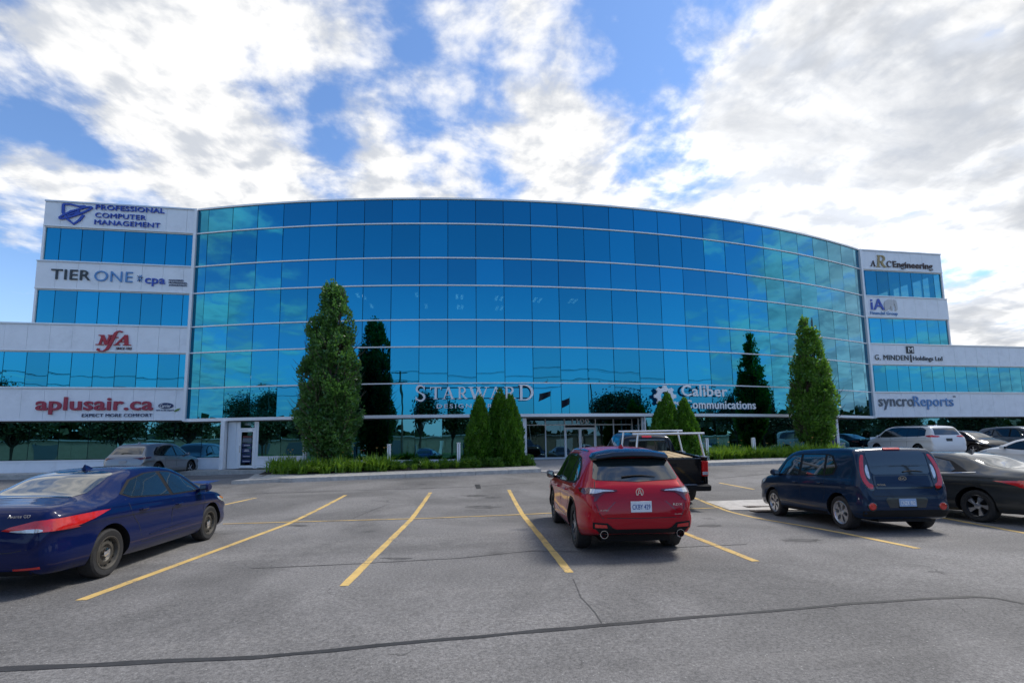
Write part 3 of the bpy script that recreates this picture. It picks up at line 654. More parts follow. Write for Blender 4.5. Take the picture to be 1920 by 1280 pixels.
    o_ = xo+J*.12
    # corner post where wing meets the curve
    MB().box(x_in-.07, x_in+.07, YW-.19, YW+.1, 3.1, ZL[0]+.02).obj('corner_post', 'white_metal', BLD)
wing('L'); wing('R')
MB().box(XA-.02, XA+.4, YW+.14, YW+9, ZL[4], ZL[0]-.1).obj('end_wall', 'white_panel', BLD)

# ground floor of the wings and of the curve
def flat_run(x0, x1, Y, z0, z1, mod, sill=0.62, base=None):
    n = max(1, round((x1-x0)/mod)); e = interp(x0, x1, n+1)
    for k in range(n):
        pane('shopfront_pane', Vector(((e[k]+e[k+1])/2, Y, (z0+sill+z1)/2)), 0, e[k+1]-e[k]-.028, z1-z0-sill-.05, 'shop_glass', .0015)
        MB().box(e[k]+.004, e[k+1]-.004, Y-.06, Y+.06, z0, z0+sill-.07).obj('sill_panel', 'white_panel', BLD)
    MB().box(x0, x1, Y-.09, Y+.08, z0+sill-.068, z0+sill-.005).obj('window_sill', 'white_metal', BLD)
    for k in range(1, n): MB().box(e[k]-.025, e[k]+.025, Y+.035, Y+.1, z0+sill, z1).obj('mullion', 'dark_joint', BLD)
flat_run(-44, -11.05, YW+.08, ZSW, 3.10, 1.39)
MB().box(-11.05, -10.86, YW-1.05, YW+.12, ZSW, 3.07).obj('door_post', 'white_metal', BLD)
flat_run(26.95, 62, YW+.08, .75, 3.10, 1.5, .32)
def shop_door(sc, z0, label_rows, w=.92, mat='aluminium'):
    """Glazed side door set in the curved front at arc length sc."""
    P = arc(sc, -.20); M = Matrix.Translation((P.x, P.y, z0)) @ Matrix.Rotation(arc_ang(sc), 4, 'Z')
    d = empty('door', BLD, M)
    fr = MB()
    for s in (-1, 1): fr.box(s*w/2-.05, s*w/2+.05, -.04, .04, 0, 2.62)
    fr.box(-w/2+.05, w/2-.05, -.038, .038, 2.04, 2.14); fr.box(-w/2+.05, w/2-.05, -.038, .038, 2.53, 2.61); fr.obj('door_frame', 'white_metal', d)
    lf = MB()
    for s in (-1, 1): lf.box(s*(w/2-.09)-.04, s*(w/2-.09)+.04, -.03, .03, .02, 2.03)
    lf.box(-w/2+.13, w/2-.13, -.029, .029, .02, .16); lf.box(-w/2+.13, w/2-.13, -.029, .029, 1.93, 2.03); lf.obj('door_leaf', 'white_metal', d)
    MB().box(-w/2+.13, w/2-.13, -.008, .008, .16, 1.93).obj('door_glass', 'lobby_glass', d)
    MB().box(-w/2+.05, w/2-.05, -.008, .008, 2.14, 2.53).obj('fanlight', 'shop_glass', d)
    MB().tube((-w/2+.10, -.09, .85), (-w/2+.10, -.09, 1.2), .014).tube((-w/2+.10, -.09, .87), (-w/2+.10, -.02, .87), .012).tube((-w/2+.10, -.09, 1.18), (-w/2+.10, -.02, 1.18), .012).obj('door_handle', 'chrome', d)
    for z, h, c in label_rows: MB().box(-.26, .26, -.014, -.009, z, z+h).obj('door_poster', c, d)
    return d
SD1 = arc_s(on_arc(463, 840, -.2)); SD2 = arc_s(on_arc(1562, 815, -.2))
dl = shop_door(SD1, ZSW+.04, ((.30, .18, 'sign_navy'), (.56, .18, 'sign_navy'), (.82, .24, 'sign_navy'), (1.14, .18, 'sign_navy'), (1.38, .22, 'sign_slate'), (1.62, .10, 'sign_dark_red')))
for zz, ww in ((.36, .40), (.62, .38), (.90, .30), (.97, .24), (1.20, .34)):
    MB().box(-ww/2, ww/2, -.018, -.0145, zz, zz+.025).obj('poster_line', 'print_white', dl)
letters(dl, '1085', .32, .11, 'sign_silver', depth=.006, split=False, name='unit_number', M=frame((-.16, -.012, 2.29), (1, 0, 0), (0, 0, 1), (0, -1, 0)))
d2 = shop_door(SD2, .80, ((.30, .9, 'sign_navy'), (1.30, .5, 'sign_charcoal')))
letters(d2, 'Q Caliber', .42, .12, 'print_white', depth=.004, split=False, name='door_lettering', M=frame((-.2, -.016, 1.45), (1, 0, 0), (0, 0, 1), (0, -1, 0)))
MB().box(-.12, .12, -.018, -.0145, .85, 1.10).obj('door_notice', 'sign_sky', d2)
for i in range(5):      # opening hours on the window beside the right door
    MB().box(27.12, 27.12+(.62, .58, .6, .64, .46)[i], YW+.060, YW+.064, 1.40-i*.10, 1.44-i*.10).obj('hours_line', 'print_white', BLD)
for x in (29.7, 30.55): MB().box(x, x+.55, YW+.058, YW+.064, 1.52, 1.80).obj('window_notice', 'print_white', BLD)
# curved ground-floor glass between posts; white sill panels only near the left door
SE0, SE1 = arc_s(on_arc(985, 820)), arc_s(on_arc(1211, 810))
def arc_run(s0, s1, z0, sill, off=-.20):
    n = max(1, round((s1-s0)/MOD)); e = interp(s0, s1, n+1)
    for k in range(n):
        sm = (e[k]+e[k+1])/2; P = arc(sm, off); P.z = (z0+sill+3.06)/2
        pane('shopfront_pane', P, arc_ang(sm), e[k+1]-e[k]-.028, 3.06-z0-sill-.03, 'shop_glass', .002)
        Q = arc(sm, off+.05); Q.z = z0+sill/2-.02
        o = link('sill_panel', pane_mesh(e[k+1]-e[k]-.008, sill-.05, .12, 'white_panel'), 'white_panel', BLD); o.location = Q; o.rotation_euler = (0, 0, arc_ang(sm))
        if k:
            Q = arc(e[k], off-.07); o = link('mullion', pane_mesh(.05, 2.4, .09, 'dark_joint'), 'dark_joint', BLD); o.location = (Q.x, Q.y, 1.9); o.rotation_euler = (0, 0, arc_ang(e[k]))
    arc_band('window_sill', z0+sill-.05, z0+sill+.01, off-.05, off+.09, 'white_metal', s0, s1, 16)
def post(s, z0, w=.16, off=-.18, name='door_post'):
    P = arc(s, off); o = link(name, pane_mesh(w, 3.06-z0, .14, 'white_metal'), 'white_metal', BLD); o.location = (P.x, P.y, (3.06+z0)/2); o.rotation_euler = (0, 0, arc_ang(s))
s_l0 = arc_s(Vector((-10.86, 28.05, 0)))
arc_run(SD1+.62, SD1+3.2, ZSW+.06, .60); post(SD1+.56, ZSW+.03); post(SD1-.56, ZSW+.03); post(SD1+3.28, ZSW+.03, .2)
arc_run(SD1+3.38, SE0-.10, ZENT-.05, .16); arc_run(SE1+.12, SD2-.62, ZENT-.05, .16); post(SD2-.55, .78, .12); post(SD2+.55, .78, .12)
post(SE0, ZENT-.1, .20, -.16, 'entrance_column'); post(SE1, ZENT-.1, .22, -.16, 'entrance_column')
sj = arc_s(Vector((-10.87, arc_front(-10.87), 0)))
if SD1-.64-sj > .05: post((sj+SD1-.64)/2, ZSW+.02, SD1-.64-sj, -.15, 'door_surround')
# recessed main entrance
YE = 27.0
def exx(u): return on_y(u, 830, YE).x
zt_, zd_ = on_y(1090, 796, YE).z, on_y(1090, 801, YE).z
PE0 = arc(SE0, -.2); PE1 = arc(SE1, -.2)
ent = empty('main_entrance', BLD)
xsE = [PE0.x+.05, exx(1023), exx(1059), exx(1088), exx(1117), exx(1151), exx(1186)]
ZT = 3.04
for k in range(6):
    a, c = xsE[k], xsE[k+1]
    if k not in (2, 3): pane('entrance_pane', Vector(((a+c)/2, YE, (ZENT+.1+zt_)/2)), 0, c-a-.06, zt_-ZENT-.16, 'lobby_glass', .002, parent=ent)
    if k == 2: pane('fanlight', Vector(((xsE[2]+xsE[4])/2, YE, (zt_+ZT)/2)), 0, xsE[4]-xsE[2]-.06, ZT-zt_-.06, 'lobby_glass', .001, parent=ent)
    elif k != 3: pane('fanlight', Vector(((a+c)/2, YE, (zt_+ZT)/2)), 0, c-a-.06, ZT-zt_-.06, 'lobby_glass', .001, parent=ent)
for k, x in enumerate(xsE):
    if k != 3: MB().box(x-.03, x+.03, YE-.05, YE+.06, ZENT+.06, ZT).obj('entrance_mullion', 'white_metal', ent)
MB().box(xsE[0], xsE[-1], YE-.045, YE+.05, zt_-.03, zt_+.03).obj('entrance_transom', 'white_metal', ent)
MB().box(xsE[0], xsE[-1], YE-.045, YE+.05, ZT-.02, ZT+.05).obj('entrance_transom', 'white_metal', ent)
MB().box(xsE[0], xsE[2], YE-.06, YE+.05, ZENT-.02, ZENT+.09).obj('entrance_sill', 'white_metal', ent); MB().box(xsE[4], xsE[-1], YE-.06, YE+.05, ZENT-.02, ZENT+.09).obj('entrance_sill', 'white_metal', ent)
for k in (2, 3):
    a, c = xsE[k]+.035, xsE[k+1]-.035
    if k == 2: c = xsE[3]-.006
    else: a = xsE[3]+.006
    lf = MB()
    lf.box(a, a+.07, YE-.03, YE+.03, ZENT+.01, zd_).box(c-.07, c, YE-.03, YE+.03, ZENT+.01, zd_).box(a+.07, c-.07, YE-.029, YE+.029, ZENT+.01, ZENT+.2).box(a+.07, c-.07, YE-.029, YE+.029, zd_-.10, zd_)
    lf.obj('entrance_door', 'white_metal', ent)
    MB().box(a+.07, c-.07, YE-.006, YE+.006, ZENT+.2, zd_-.10).obj('door_glass', 'lobby_glass', ent)
    hx = (c-.11) if k == 2 else (a+.11)
    MB().path([(hx, YE-.03, ZENT+.9), (hx, YE-.10, ZENT+.9), (hx, YE-.10, ZENT+1.25), (hx, YE-.03, ZENT+1.25)], .016, 8).obj('door_handle', 'chrome', ent)
# side return of the recess
for k in range(2):
    ya, yb_ = (YE-.05-k*.82, YE-.05-(k+1)*.82); xx = xsE[-1]+(PE1.x-xsE[-1])*(k+.5)/2
    for z0, z1 in ((ZENT+.08, zt_-.03), (zt_+.03, ZT-.02)): MB().box(xx-.012, xx+.012, yb_+.04, ya-.04, z0, z1).obj('side_pane', 'lobby_glass', ent)
    MB().box(xx-.03, xx+.03, yb_-.03, yb_+.03, ZENT, ZT).obj('entrance_mullion', 'white_metal', ent)
arc_band('soffit', 3.045, 3.085, -2.4, -.11, 'interior_mid', SE0-.3, SE1+.3, 12)
FXN = frame((on_y(1072, 790, YE-.03).x, YE-.035, on_y(1088, 794, YE).z), (1, 0, 0), (0, 0, 1), (0, -1, 0))
letters(ent, '1100', on_y(1104, 790, YE).x-on_y(1072, 790, YE).x, on_y(1088, 784.5, YE).z-on_y(1088, 794, YE).z, 'sign_white', bold=.03, depth=.02, name='numeral', M=FXN)
# ------------------------------------------------------------------ signs on the wings and on the curved front
class Sign:
    """A sign on a flat wall: wall-plane coordinates come from the photograph's pixels."""
    def __init__(s, name, label, u0, v0, Y=None, curved=None, off=.11):
        s.Y = (Y if Y is not None else YW-.10); s.curved = curved
        if curved:
            C = on_arc(*curved, .12); a = arc_ang(arc_s(C)); s.ux = Vector((math.cos(a), math.sin(a), 0)); s.n = Vector((math.sin(a), -math.cos(a), 0)); s.C = C
        else: s.ux = Vector((1, 0, 0)); s.n = Vector((0, -1, 0)); s.C = on_y(u0, v0, s.Y)
        s.P0 = s.at(u0, v0); s.o = thing(name, label, 'sign'); s.o.matrix_world = frame(s.P0, s.ux, (0, 0, 1), s.n)
    def at(s, u, v):
        d = ray(u, v); return EYEP + d*((s.C-EYEP).dot(s.n)/d.dot(s.n))
    def xy(s, u, v): d = s.at(u, v)-s.P0; return d.dot(s.ux), d.z
    def text(s, body, u0, u1, vt, vb, mat, z=.02, depth=0.035, um=None, **kw):      # vt / vb measured at the left end
        x0, yb = s.xy(u0, vb); _, yt = s.xy(u0, vt); x1, _ = s.xy(u1, (vt+vb)/2)
        return letters(s.o, body, x1-x0, yt-yb, mat, (x0, yb, z), depth=depth, **kw)
    def shape(s, name, polys, u0, u1, vt, vb, mat, z=.02, depth=0.030, shear=0.0):       # unit-box polygons
        x0, yb = s.xy(u0, vb); _, yt = s.xy(u0, vt); x1, _ = s.xy(u1, (vt+vb)/2)
        return poly_part(name, polys, mat, s.o, (x0, yb, z), x1-x0, yt-yb, depth, shear)

S = Sign('wall_sign', 'royal blue sign with shield emblem and three lines of lettering, top left of building', 112, 420)
for body, u0, u1, vt, vb in (('PROFESSIONAL', 180.5, 310, 384.5, 393.5), ('COMPUTER', 179.5, 275, 399.3, 408.3), ('MANAGEMENT', 178, 301.5, 412.3, 421.5)):
    S.text(body, u0, u1, vt, vb, 'sign_royal', bold=.02, depth=0.060)
sh = [stroke([(.08, .98), (.10, .55), (.28, .22), (.46, .03), (.63, .22), (.76, .50)], .085), stroke([(.08, .97), (.32, .98), (.58, .90), (.80, .93)], .075)]
ell = [(0.5+.52*math.cos(t)*.96-.0, .58+.30*math.cos(t)+.13*math.sin(t)) for t in [i*2*math.pi/30 for i in range(31)]]
S.shape('shield_outline', sh, 112, 172.5, 382, 420.5, 'sign_royal', depth=0.060)
S.shape('orbit_ring', [stroke(ell[:16], .07), stroke(ell[15:], .07)], 112, 172.5, 382, 420.5, 'sign_royal', z=.03, depth=0.065)
S.shape('emblem_core', [stroke([(.22, .48), (.34, .66), (.50, .72), (.62, .68)], .06), stroke([(.28, .38), (.44, .44), (.56, .58), (.66, .60)], .06), stroke([(.24, .43), (.42, .55), (.60, .66)], .06)], 112, 172.5, 382, 420.5, 'sign_royal', z=.025, depth=0.0555)

S = Sign('wall_sign', 'charcoal and light blue accountants sign on the second white band from the top left', 96, 524)
S.text('TIER', 96, 171, 504.5, 523.5, 'sign_charcoal', bold=.012, depth=0.045); S.text('ONE', 177, 250, 507.5, 527.5, 'sign_sky', bold=-.004, depth=0.045)
for i in range(9):
    a = math.radians(20+i*40); S.shape('burst_ray', [stroke([(.5+.12*math.cos(a), .5+.12*math.sin(a)), (.5+.5*math.cos(a)*(1 if i % 2 else .8), .5+.5*math.sin(a)*(1 if i % 2 else .8))], [.13, .05])], 256, 270, 514, 530, 'sign_sky' if i % 3 else 'sign_navy', depth=0.025)
S.text('cpa', 272, 310.5, 521.5, 536.5, 'sign_royal', bold=.03, depth=0.045)
for i, t in enumerate(('CHARTERED', 'PROFESSIONAL', 'ACCOUNTANTS')): S.text(t, 317, (345, 352, 351)[i], 524.0+i*4.6, 526.9+i*4.6, 'sign_navy', bold=.02, depth=.03, split=False, name='text_line')

S = Sign('wall_sign', 'red italic three letter sign with small date line on third left band', 174, 659)
# slanted serif N, a tall f with a swash, and A
X0, X1 = 174, 250
S.shape('letter', [stroke([(.12, .32), (.12, .76)], .055), stroke([(.10, .76), (.30, .32)], .085), stroke([(.30, .32), (.30, .78)], .055), [(.02, .31), (.22, .31), (.22, .345), (.02, .345)], [(.01, .745), (.15, .745), (.15, .78), (.01, .78)], [(.24, .755), (.42, .755), (.42, .79), (.24, .79)]], X0, X1, 619, 659, 'sign_red', depth=0.060, shear=.16)
S.shape('letter', [stroke([(.68, .93), (.62, .98), (.56, .96), (.52, .88), (.47, .62), (.41, .30), (.36, .12), (.28, .02), (.18, .02), (.13, .08), (.15, .15)], [.07, .05, .05, .075, .085, .085, .075, .05, .05, .07, .05]), [(.36, .63), (.60, .66), (.60, .70), (.36, .67)]], X0, X1, 619, 659, 'sign_red', depth=0.065, shear=.04)
S.shape('letter', [stroke([(.56, .33), (.78, .80)], .05), stroke([(.77, .80), (.83, .33)], .095), [(.63, .46), (.82, .46), (.82, .50), (.63, .50)], [(.50, .31), (.66, .31), (.66, .345), (.50, .345)], [(.74, .31), (.94, .31), (.94, .345), (.74, .345)]], X0, X1, 619, 659, 'sign_red', depth=0.060, shear=.06)
S.text('SINCE 1922', 218, 247.5, 651, 655.5, 'sign_dark_red', bold=.02, shear=.2, depth=0.025, split=False, name='text_line')

S = Sign('wall_sign', 'large rose red web address sign over navy slogan on lowest left band', 67, 778)
S.text('aplusair.ca', 67, 288, 744, 777, 'sign_rose', bold=.045, space=.98, depth=0.070)
S.text('EXPECT MORE COMFORT', 154, 286, 775.3, 781.5, 'sign_navy', bold=.035, depth=0.030)
S.shape('badge', [arcpts(.5, .5, .5, .5, 0, 345, 23)], 297, 326, 755, 766, 'sign_navy', depth=0.025)
S.text('Carrier', 301, 322, 757.5, 764, 'sign_white', z=.075, bold=.01, shear=.3, depth=.01, split=False, name='text_line')
S.text('turn to the experts', 293, 327, 767, 771, 'sign_navy', depth=.02, bold=.01, split=False, name='text_line')
S.shape('leaf', [[(0, 0), (.25, .05), (.7, .35), (1, 1), (.5, .8), (.15, .45)]], 327, 338.5, 765, 771.5, 'sign_green', depth=.03)

S = Sign('wall_sign', 'white serif two line sign standing in front of the glass above the clipped conifers', 777.5, 752.5, curved=(890, 740))
for ch, u0, u1, vt, vb in (('S', 777.5, 799, 722, 752.5), ('T', 806, 828, 725.5, 748.5), ('A', 829, 852, 725.5, 748.3), ('R', 858, 877, 725.3, 748), ('W', 878, 917, 725.2, 748), ('A', 917.5, 941, 725.1, 747.8), ('R', 945.5, 967, 725, 747.6), ('D', 972, 1000.5, 721, 750.5)):
    wd, pls = serif(ch); S.shape('letter', [[(x/wd, y) for x, y in pl] for pl in pls], u0, u1, vt, vb, 'sign_white', depth=0.050)
S.text('DESIGN', 819, 884, 757.5, 765.3, 'sign_white', bold=.02, space=1.25, depth=0.035); S.text('GROUP', 900, 962, 757.2, 765, 'sign_white', bold=.02, space=1.25, depth=0.035)
for v in (727, 747.5):
    x0, y0 = S.xy(780, v); x1, _ = S.xy(998, v-1); poly_part('mounting_rail', [[(0, 0), (1, 0), (1, 1), (0, 1)]], 'dark_joint', S.o, (x0, y0, -.06), x1-x0, .035, .05)

S = Sign('wall_sign', 'white two line sign with gear emblem on glass right of entrance', 1225, 766, curved=(1330, 742))
S.text('Caliber', 1277, 1362.5, 721.5, 742.5, 'sign_white', bold=.035, depth=0.050); S.text('Communications', 1284, 1415.5, 749.5, 766, 'sign_white', bold=.03, depth=0.050)
def gear(n, r0, r1, hole):
    outer = []
    for i in range(n):
        for da, r in ((-.5, r0), (-.28, r1), (.28, r1), (.5, r0)):
            a = 2*math.pi*(i+da*.62)/n + (math.pi/n)*.0; outer.append((.5+.5*r*math.cos(a), .5+.5*r*math.sin(a)))
    segs = []
    m_ = len(outer)
    for i in range(m_):
        j = (i+1) % m_; (xa, ya), (xb, yb) = outer[i], outer[j]
        ia = math.atan2(ya-.5, xa-.5); ib = math.atan2(yb-.5, xb-.5)
        segs.append([(xa, ya), (xb, yb), (.5+.5*hole*math.cos(ib), .5+.5*hole*math.sin(ib)), (.5+.5*hole*math.cos(ia), .5+.5*hole*math.sin(ia))])
    return segs
def gear_part(u0, u1, vt, vb, n, nm):
    x0, yb = S.xy(u0, vb); _, yt = S.xy(u0, vt); x1, _ = S.xy(u1, vb); poly_part(nm, gear(n, .78, 1.0, .42), 'sign_white', S.o, (x0, yb, .02), x1-x0, yt-yb, .09, jit=0.0)
gear_part(1226, 1267, 722, 763, 8, 'gear'); gear_part(1258, 1274, 752, 770, 7, 'small_gear')

S = Sign('wall_sign', 'bronze and gold serif engineering sign on the top right band', 1631, 500)
x = S.shape
wd, pls = serif('A'); x('letter', [[(a/wd, b) for a, b in p] for p in pls], 1631, 1640.5, 488.6, 499.6, 'sign_bronze', depth=0.035, shear=.1)
wd, pls = serif('R'); x('letter', [[(a/wd, b) for a, b in p] for p in pls], 1642, 1660, 478.7, 500.6, 'sign_gold', depth=0.045, shear=.15)
wd, pls = serif('C'); x('letter', [[(a/wd, b) for a, b in p] for p in pls], 1661.5, 1670.5, 489.3, 501, 'sign_bronze', depth=0.035, shear=.1)
S.text('Engineering', 1674, 1747, 489.8, 505.0, 'sign_bronze', bold=.04, depth=0.045)

S = Sign('wall_sign', 'blue initials and grey elephant sign on the second right band', 1632, 591)
S.text('iA', 1632.6, 1656.5, 560, 580.5, 'sign_royal', bold=.02, depth=0.050)
S.shape('elephant_emblem', [[(.02, .02), (.02, .62), (.10, .84), (.28, .97), (.50, .99), (.50, .38), (.44, .38), (.42, .18), (.24, .18), (.22, .02)],
        [(.505, .40), (.505, .99), (.72, .96), (.76, .60), (.66, .42), (.60, .02), (.52, .02)], [(.74, .98), (.93, .90), (.98, .60), (.98, .12), (.90, .02), (.80, .02), (.80, .12), (.86, .18), (.84, .42), (.78, .60)]], 1657.6, 1681, 561, 582.5, 'sign_silver', depth=0.050)
S.text('Financial Group', 1632, 1682, 583.5, 591, 'sign_sky', bold=.015, depth=0.030, split=False, name='text_line')

S = Sign('wall_sign', 'black holdings company sign with square letter M plaque on third right band', 1640, 675)
S.shape('plaque', [[(0, 0), (1, 0), (1, 1), (0, 1)]], 1699, 1712.5, 649, 662.5, 'sign_charcoal', depth=0.025)
S.text('M', 1701.5, 1710, 651.5, 660.5, 'sign_white', z=.075, bold=.01, depth=.01)
S.text('G. MINDEN', 1640, 1702.5, 664.8, 674.6, 'sign_charcoal', bold=.02, depth=0.030)
S.shape('divider', [[(0, 0), (1, 0), (1, 1), (0, 1)]], 1707, 1708.6, 665, 679, 'sign_charcoal', depth=0.025)
S.text('Holdings Ltd', 1712, 1766, 667.5, 678, 'sign_charcoal', bold=.012, depth=0.030)

S = Sign('wall_sign', 'slate and blue reports sign on the lowest right band', 1648, 768)
S.text('syncro', 1648, 1712.5, 747.5, 768, 'sign_slate', bold=.02, depth=0.050); S.text('Reports', 1713, 1786.5, 742.3, 767.5, 'sign_sky', bold=.02, depth=0.050)
S.text('TM', 1786, 1790.5, 742, 744.5, 'sign_slate', bold=.01, depth=.03, split=False, name='text_line')
# ------------------------------------------------------------------ plants
def leaf_mesh(name, P, D, size, aspect=0.55, fold=0.25, rng=RNG):
    """P: n x 3 leaf bases, D: n x 3 directions; each leaf a folded rhombus of two triangles pairs."""
    n = len(P); D = D/np.linalg.norm(D, axis=1, keepdims=True)
    r = rng.normal(size=(n, 3)); W = np.cross(D, r); W /= np.linalg.norm(W, axis=1, keepdims=True)+1e-9; N = np.cross(W, D)
    sz = size*(0.7+0.6*rng.random((n, 1)))
    a = P; b = P+D*sz*.5+W*sz*aspect*.5+N*sz*fold*.3; c = P+D*sz; d = P+D*sz*.5-W*sz*aspect*.5+N*sz*fold*.3
    V = np.stack([a, b, c, d], 1).reshape(-1, 3)
    me = bpy.data.meshes.new(name); me.vertices.add(4*n); me.vertices.foreach_set('co', V.ravel())
    me.loops.add(4*n); me.loops.foreach_set('vertex_index', np.arange(4*n)); me.polygons.add(n)
    me.polygons.foreach_set('loop_start', np.arange(0, 4*n, 4)); me.update(calc_edges=True); me.validate(); return me
def columnar_tree(x, y, z, H, prof, label, nleaf, mat, seed, leaders, name='columnar_oak', group=None):
    """Upright oak: several leaders of unequal height, each with its own ascending limbs and leaf clumps."""
    rng = np.random.default_rng(seed); rr = random.Random(seed)
    t = thing(name, label, 'tree', (x, y, z), 0, group); b = MB(); lb = MB(); LP, LD = [], []
    pf = [p[0] for p in prof]; pr = [p[1] for p in prof]; rad = lambda f: np.interp(f, pf, pr)
    b.path([(0, 0, -.2), (.03, 0, .5), (0, .03, H*.25)], [.20, .16, .12], 9)
    tot = sum(l[3] for l in leaders)
    for ox, oy, hf, wgt in leaders:
        Hj = H*hf; base = Vector((ox*.15, oy*.15, .25)); mid = Vector((ox*.8, oy*.8, Hj*.35)); top = Vector((ox, oy, Hj*.97)); axis = lambda f: (base.lerp(mid, f/.35) if f < .35 else mid.lerp(top, (f-.35)/.65))
        b.path([tuple(axis(f)) for f in (0, .2, .35, .6, .8, 1)], [.09, .075, .06, .045, .028, .008], 7)
        nb = int(62*wgt/tot*len(leaders)); per = max(40, int(nleaf*wgt/tot/nb))
        for i in range(nb):
            f0 = .01+.93*((i+.5)/nb); az = i*2.399+rr.uniform(-.4, .4); L = (rr.uniform(.10, .20)*(1-.6*f0)+.035)*Hj; f1 = min(1.0, f0+L/Hj)
            r1 = float(rad(f1*hf))*rr.uniform(.42, .78); p0 = axis(f0); p2 = axis(f1)+Vector((math.cos(az)*r1, math.sin(az)*r1, 0))
            p1 = p0.lerp(p2, .5)+Vector((math.cos(az), math.sin(az), -.35))*r1*.30
            Q = lambda a: p0*(1-a)**2+p1*2*a*(1-a)+p2*a*a
            lb.path([tuple(Q(a)) for a in (0, .33, .66, 1)], [.028, .02, .012, .004], 4)
            s = rng.random(per)**.6*.92+.12; q = np.array([Q(a) for a in s])
            nc = 5; cid = rng.integers(0, nc, per); coff = rng.normal(size=(nc, 3))*(.10+.10*(1-f0)); q = q+coff[cid]+rng.normal(size=(per, 3))*(.045+.060*(1-f0))*np.array([1, 1, 1.3])
            d = rng.normal(size=(per, 3))*.65+np.array([math.cos(az)*.8, math.sin(az)*.8, .75]); LP.append(q); LD.append(d)
    LP = np.concatenate(LP); LD = np.concatenate(LD)
    R = np.hypot(LP[:, 0], LP[:, 1]); lim = rad(np.clip(LP[:, 2]/H, 0, 1))*(1.0+.10*np.sin(LP[:, 2]*3.1+np.arctan2(LP[:, 1], LP[:, 0])*2)); keep = (R < lim*1.04) & (LP[:, 2] > .12)
    keep &= np.array([noise.noise((p[0]*1.9+seed, p[1]*1.9, p[2]*1.4)) > -.22 for p in LP])
    b.obj('trunk', 'bark', t, True); lb.obj('limb', 'bark', t); link('crown', leaf_mesh('crown', LP[keep], LD[keep], .135, .62, rng=rng), mat, t); return t
zt0 = zbed_at(-4.45, 23.1)
H0 = on_y(620, 520, 23.1).z-zt0; P = on_y(620, 700, 23.1)
columnar_tree(P.x, 23.1, zt0, H0, [(0, .45), (.06, .85), (.15, 1.18), (.27, 1.36), (.40, 1.32), (.52, 1.18), (.66, 1.02), (.80, .84), (.90, .58), (.97, .34), (1, .08)], 'tall dense columnar oak in the left planting bed', 95000, 'leaf_oak', 3, [(0, 0, .96, 1.0), (-.14, .1, 1.0, .5), (.42, -.25, .97, .8), (-.62, -.3, .80, .9), (.85, .2, .74, .9), (.15, -.75, .70, 1.0), (-.5, .6, .76, .8), (.5, .7, .66, .7), (-.95, -.05, .58, .7), (.75, -.6, .55, .7), (-.45, -.9, .50, .7)])
yt = 24.3; P = on_y(1519, 700, yt); zt1 = zbed_at(P.x, yt)
columnar_tree(P.x, yt, zt1, on_y(1510, 588, yt).z-zt1, [(0, .2), (.05, .55), (.14, .85), (.28, 1.14), (.44, 1.14), (.56, .98), (.68, .84), (.80, .66), (.90, .42), (.97, .26), (1, .06)], 'slimmer bright green columnar oak in the right planting bed', 62000, 'leaf_oak_light', 8, [(-.12, 0, .985, .9), (.30, -.1, 1.0, .9), (-.45, -.2, .76, .9), (.62, .1, .72, .9), (.1, -.6, .66, 1.0), (-.3, .5, .70, .7), (.75, -.45, .56, .8), (-.75, .1, .54, .7), (.3, .6, .6, .6)])

def cedar(x, y, z, H, R, label, seed, group):
    rng = np.random.default_rng(seed); t = thing('cedar', label, 'conifer', (x, y, z), 0, group)
    MB().tube((0, 0, -.1), (0, 0, H*.9), .07, .015).obj('trunk', 'bark', t)
    n = 20000; f = 1-np.sqrt(rng.random(n)); f = f*.98+.01
    az = rng.random(n)*2*math.pi
    prof = np.interp(f, [0, .06, .2, .45, .7, .88, .96, 1], [.66, .90, 1, .90, .60, .30, .13, .02])
    lump = 1+.12*np.sin(az*5+f*11+seed)+.10*np.sin(az*9-f*23)
    r = R*prof*lump*(1-.55*rng.random(n)**2.2)
    P = np.stack([r*np.cos(az), r*np.sin(az), f*H], 1)
    D = np.stack([np.cos(az)*.45, np.sin(az)*.45, np.ones(n)*1.0], 1)+rng.normal(size=(n, 3))*.28
    link('foliage', leaf_mesh('foliage', P, D, .125, .42, rng=rng), 'leaf_cedar', t); return t
for i, (u, v, yy, R, lab) in enumerate(((899, 740, 23.2, .56, 'left, shortest cone of three clipped cedars left of entrance'), (937, 728, 23.5, .60, 'tallest middle cone of the three clipped cedars left of entrance'), (957, 738, 22.9, .52, 'right cone of three clipped cedars, nearest the entrance column'),
                                        (1250, 735, 23.3, .60, 'tallest clipped cedar cone right of the entrance behind pickup'), (1282, 745, 23.0, .58, 'clipped cedar cone right of entrance standing nearest the gear sign lettering'), (1238, 752, 23.9, .50, 'shorter clipped cedar cone partly hidden right of the entrance'))):
    P = on_y(u, v, yy); z = zbed_at(P.x, yy); cedar(P.x, yy, z, P.z-z, R*1.12, lab, 20+i, 'clipped cedars by the entrance')

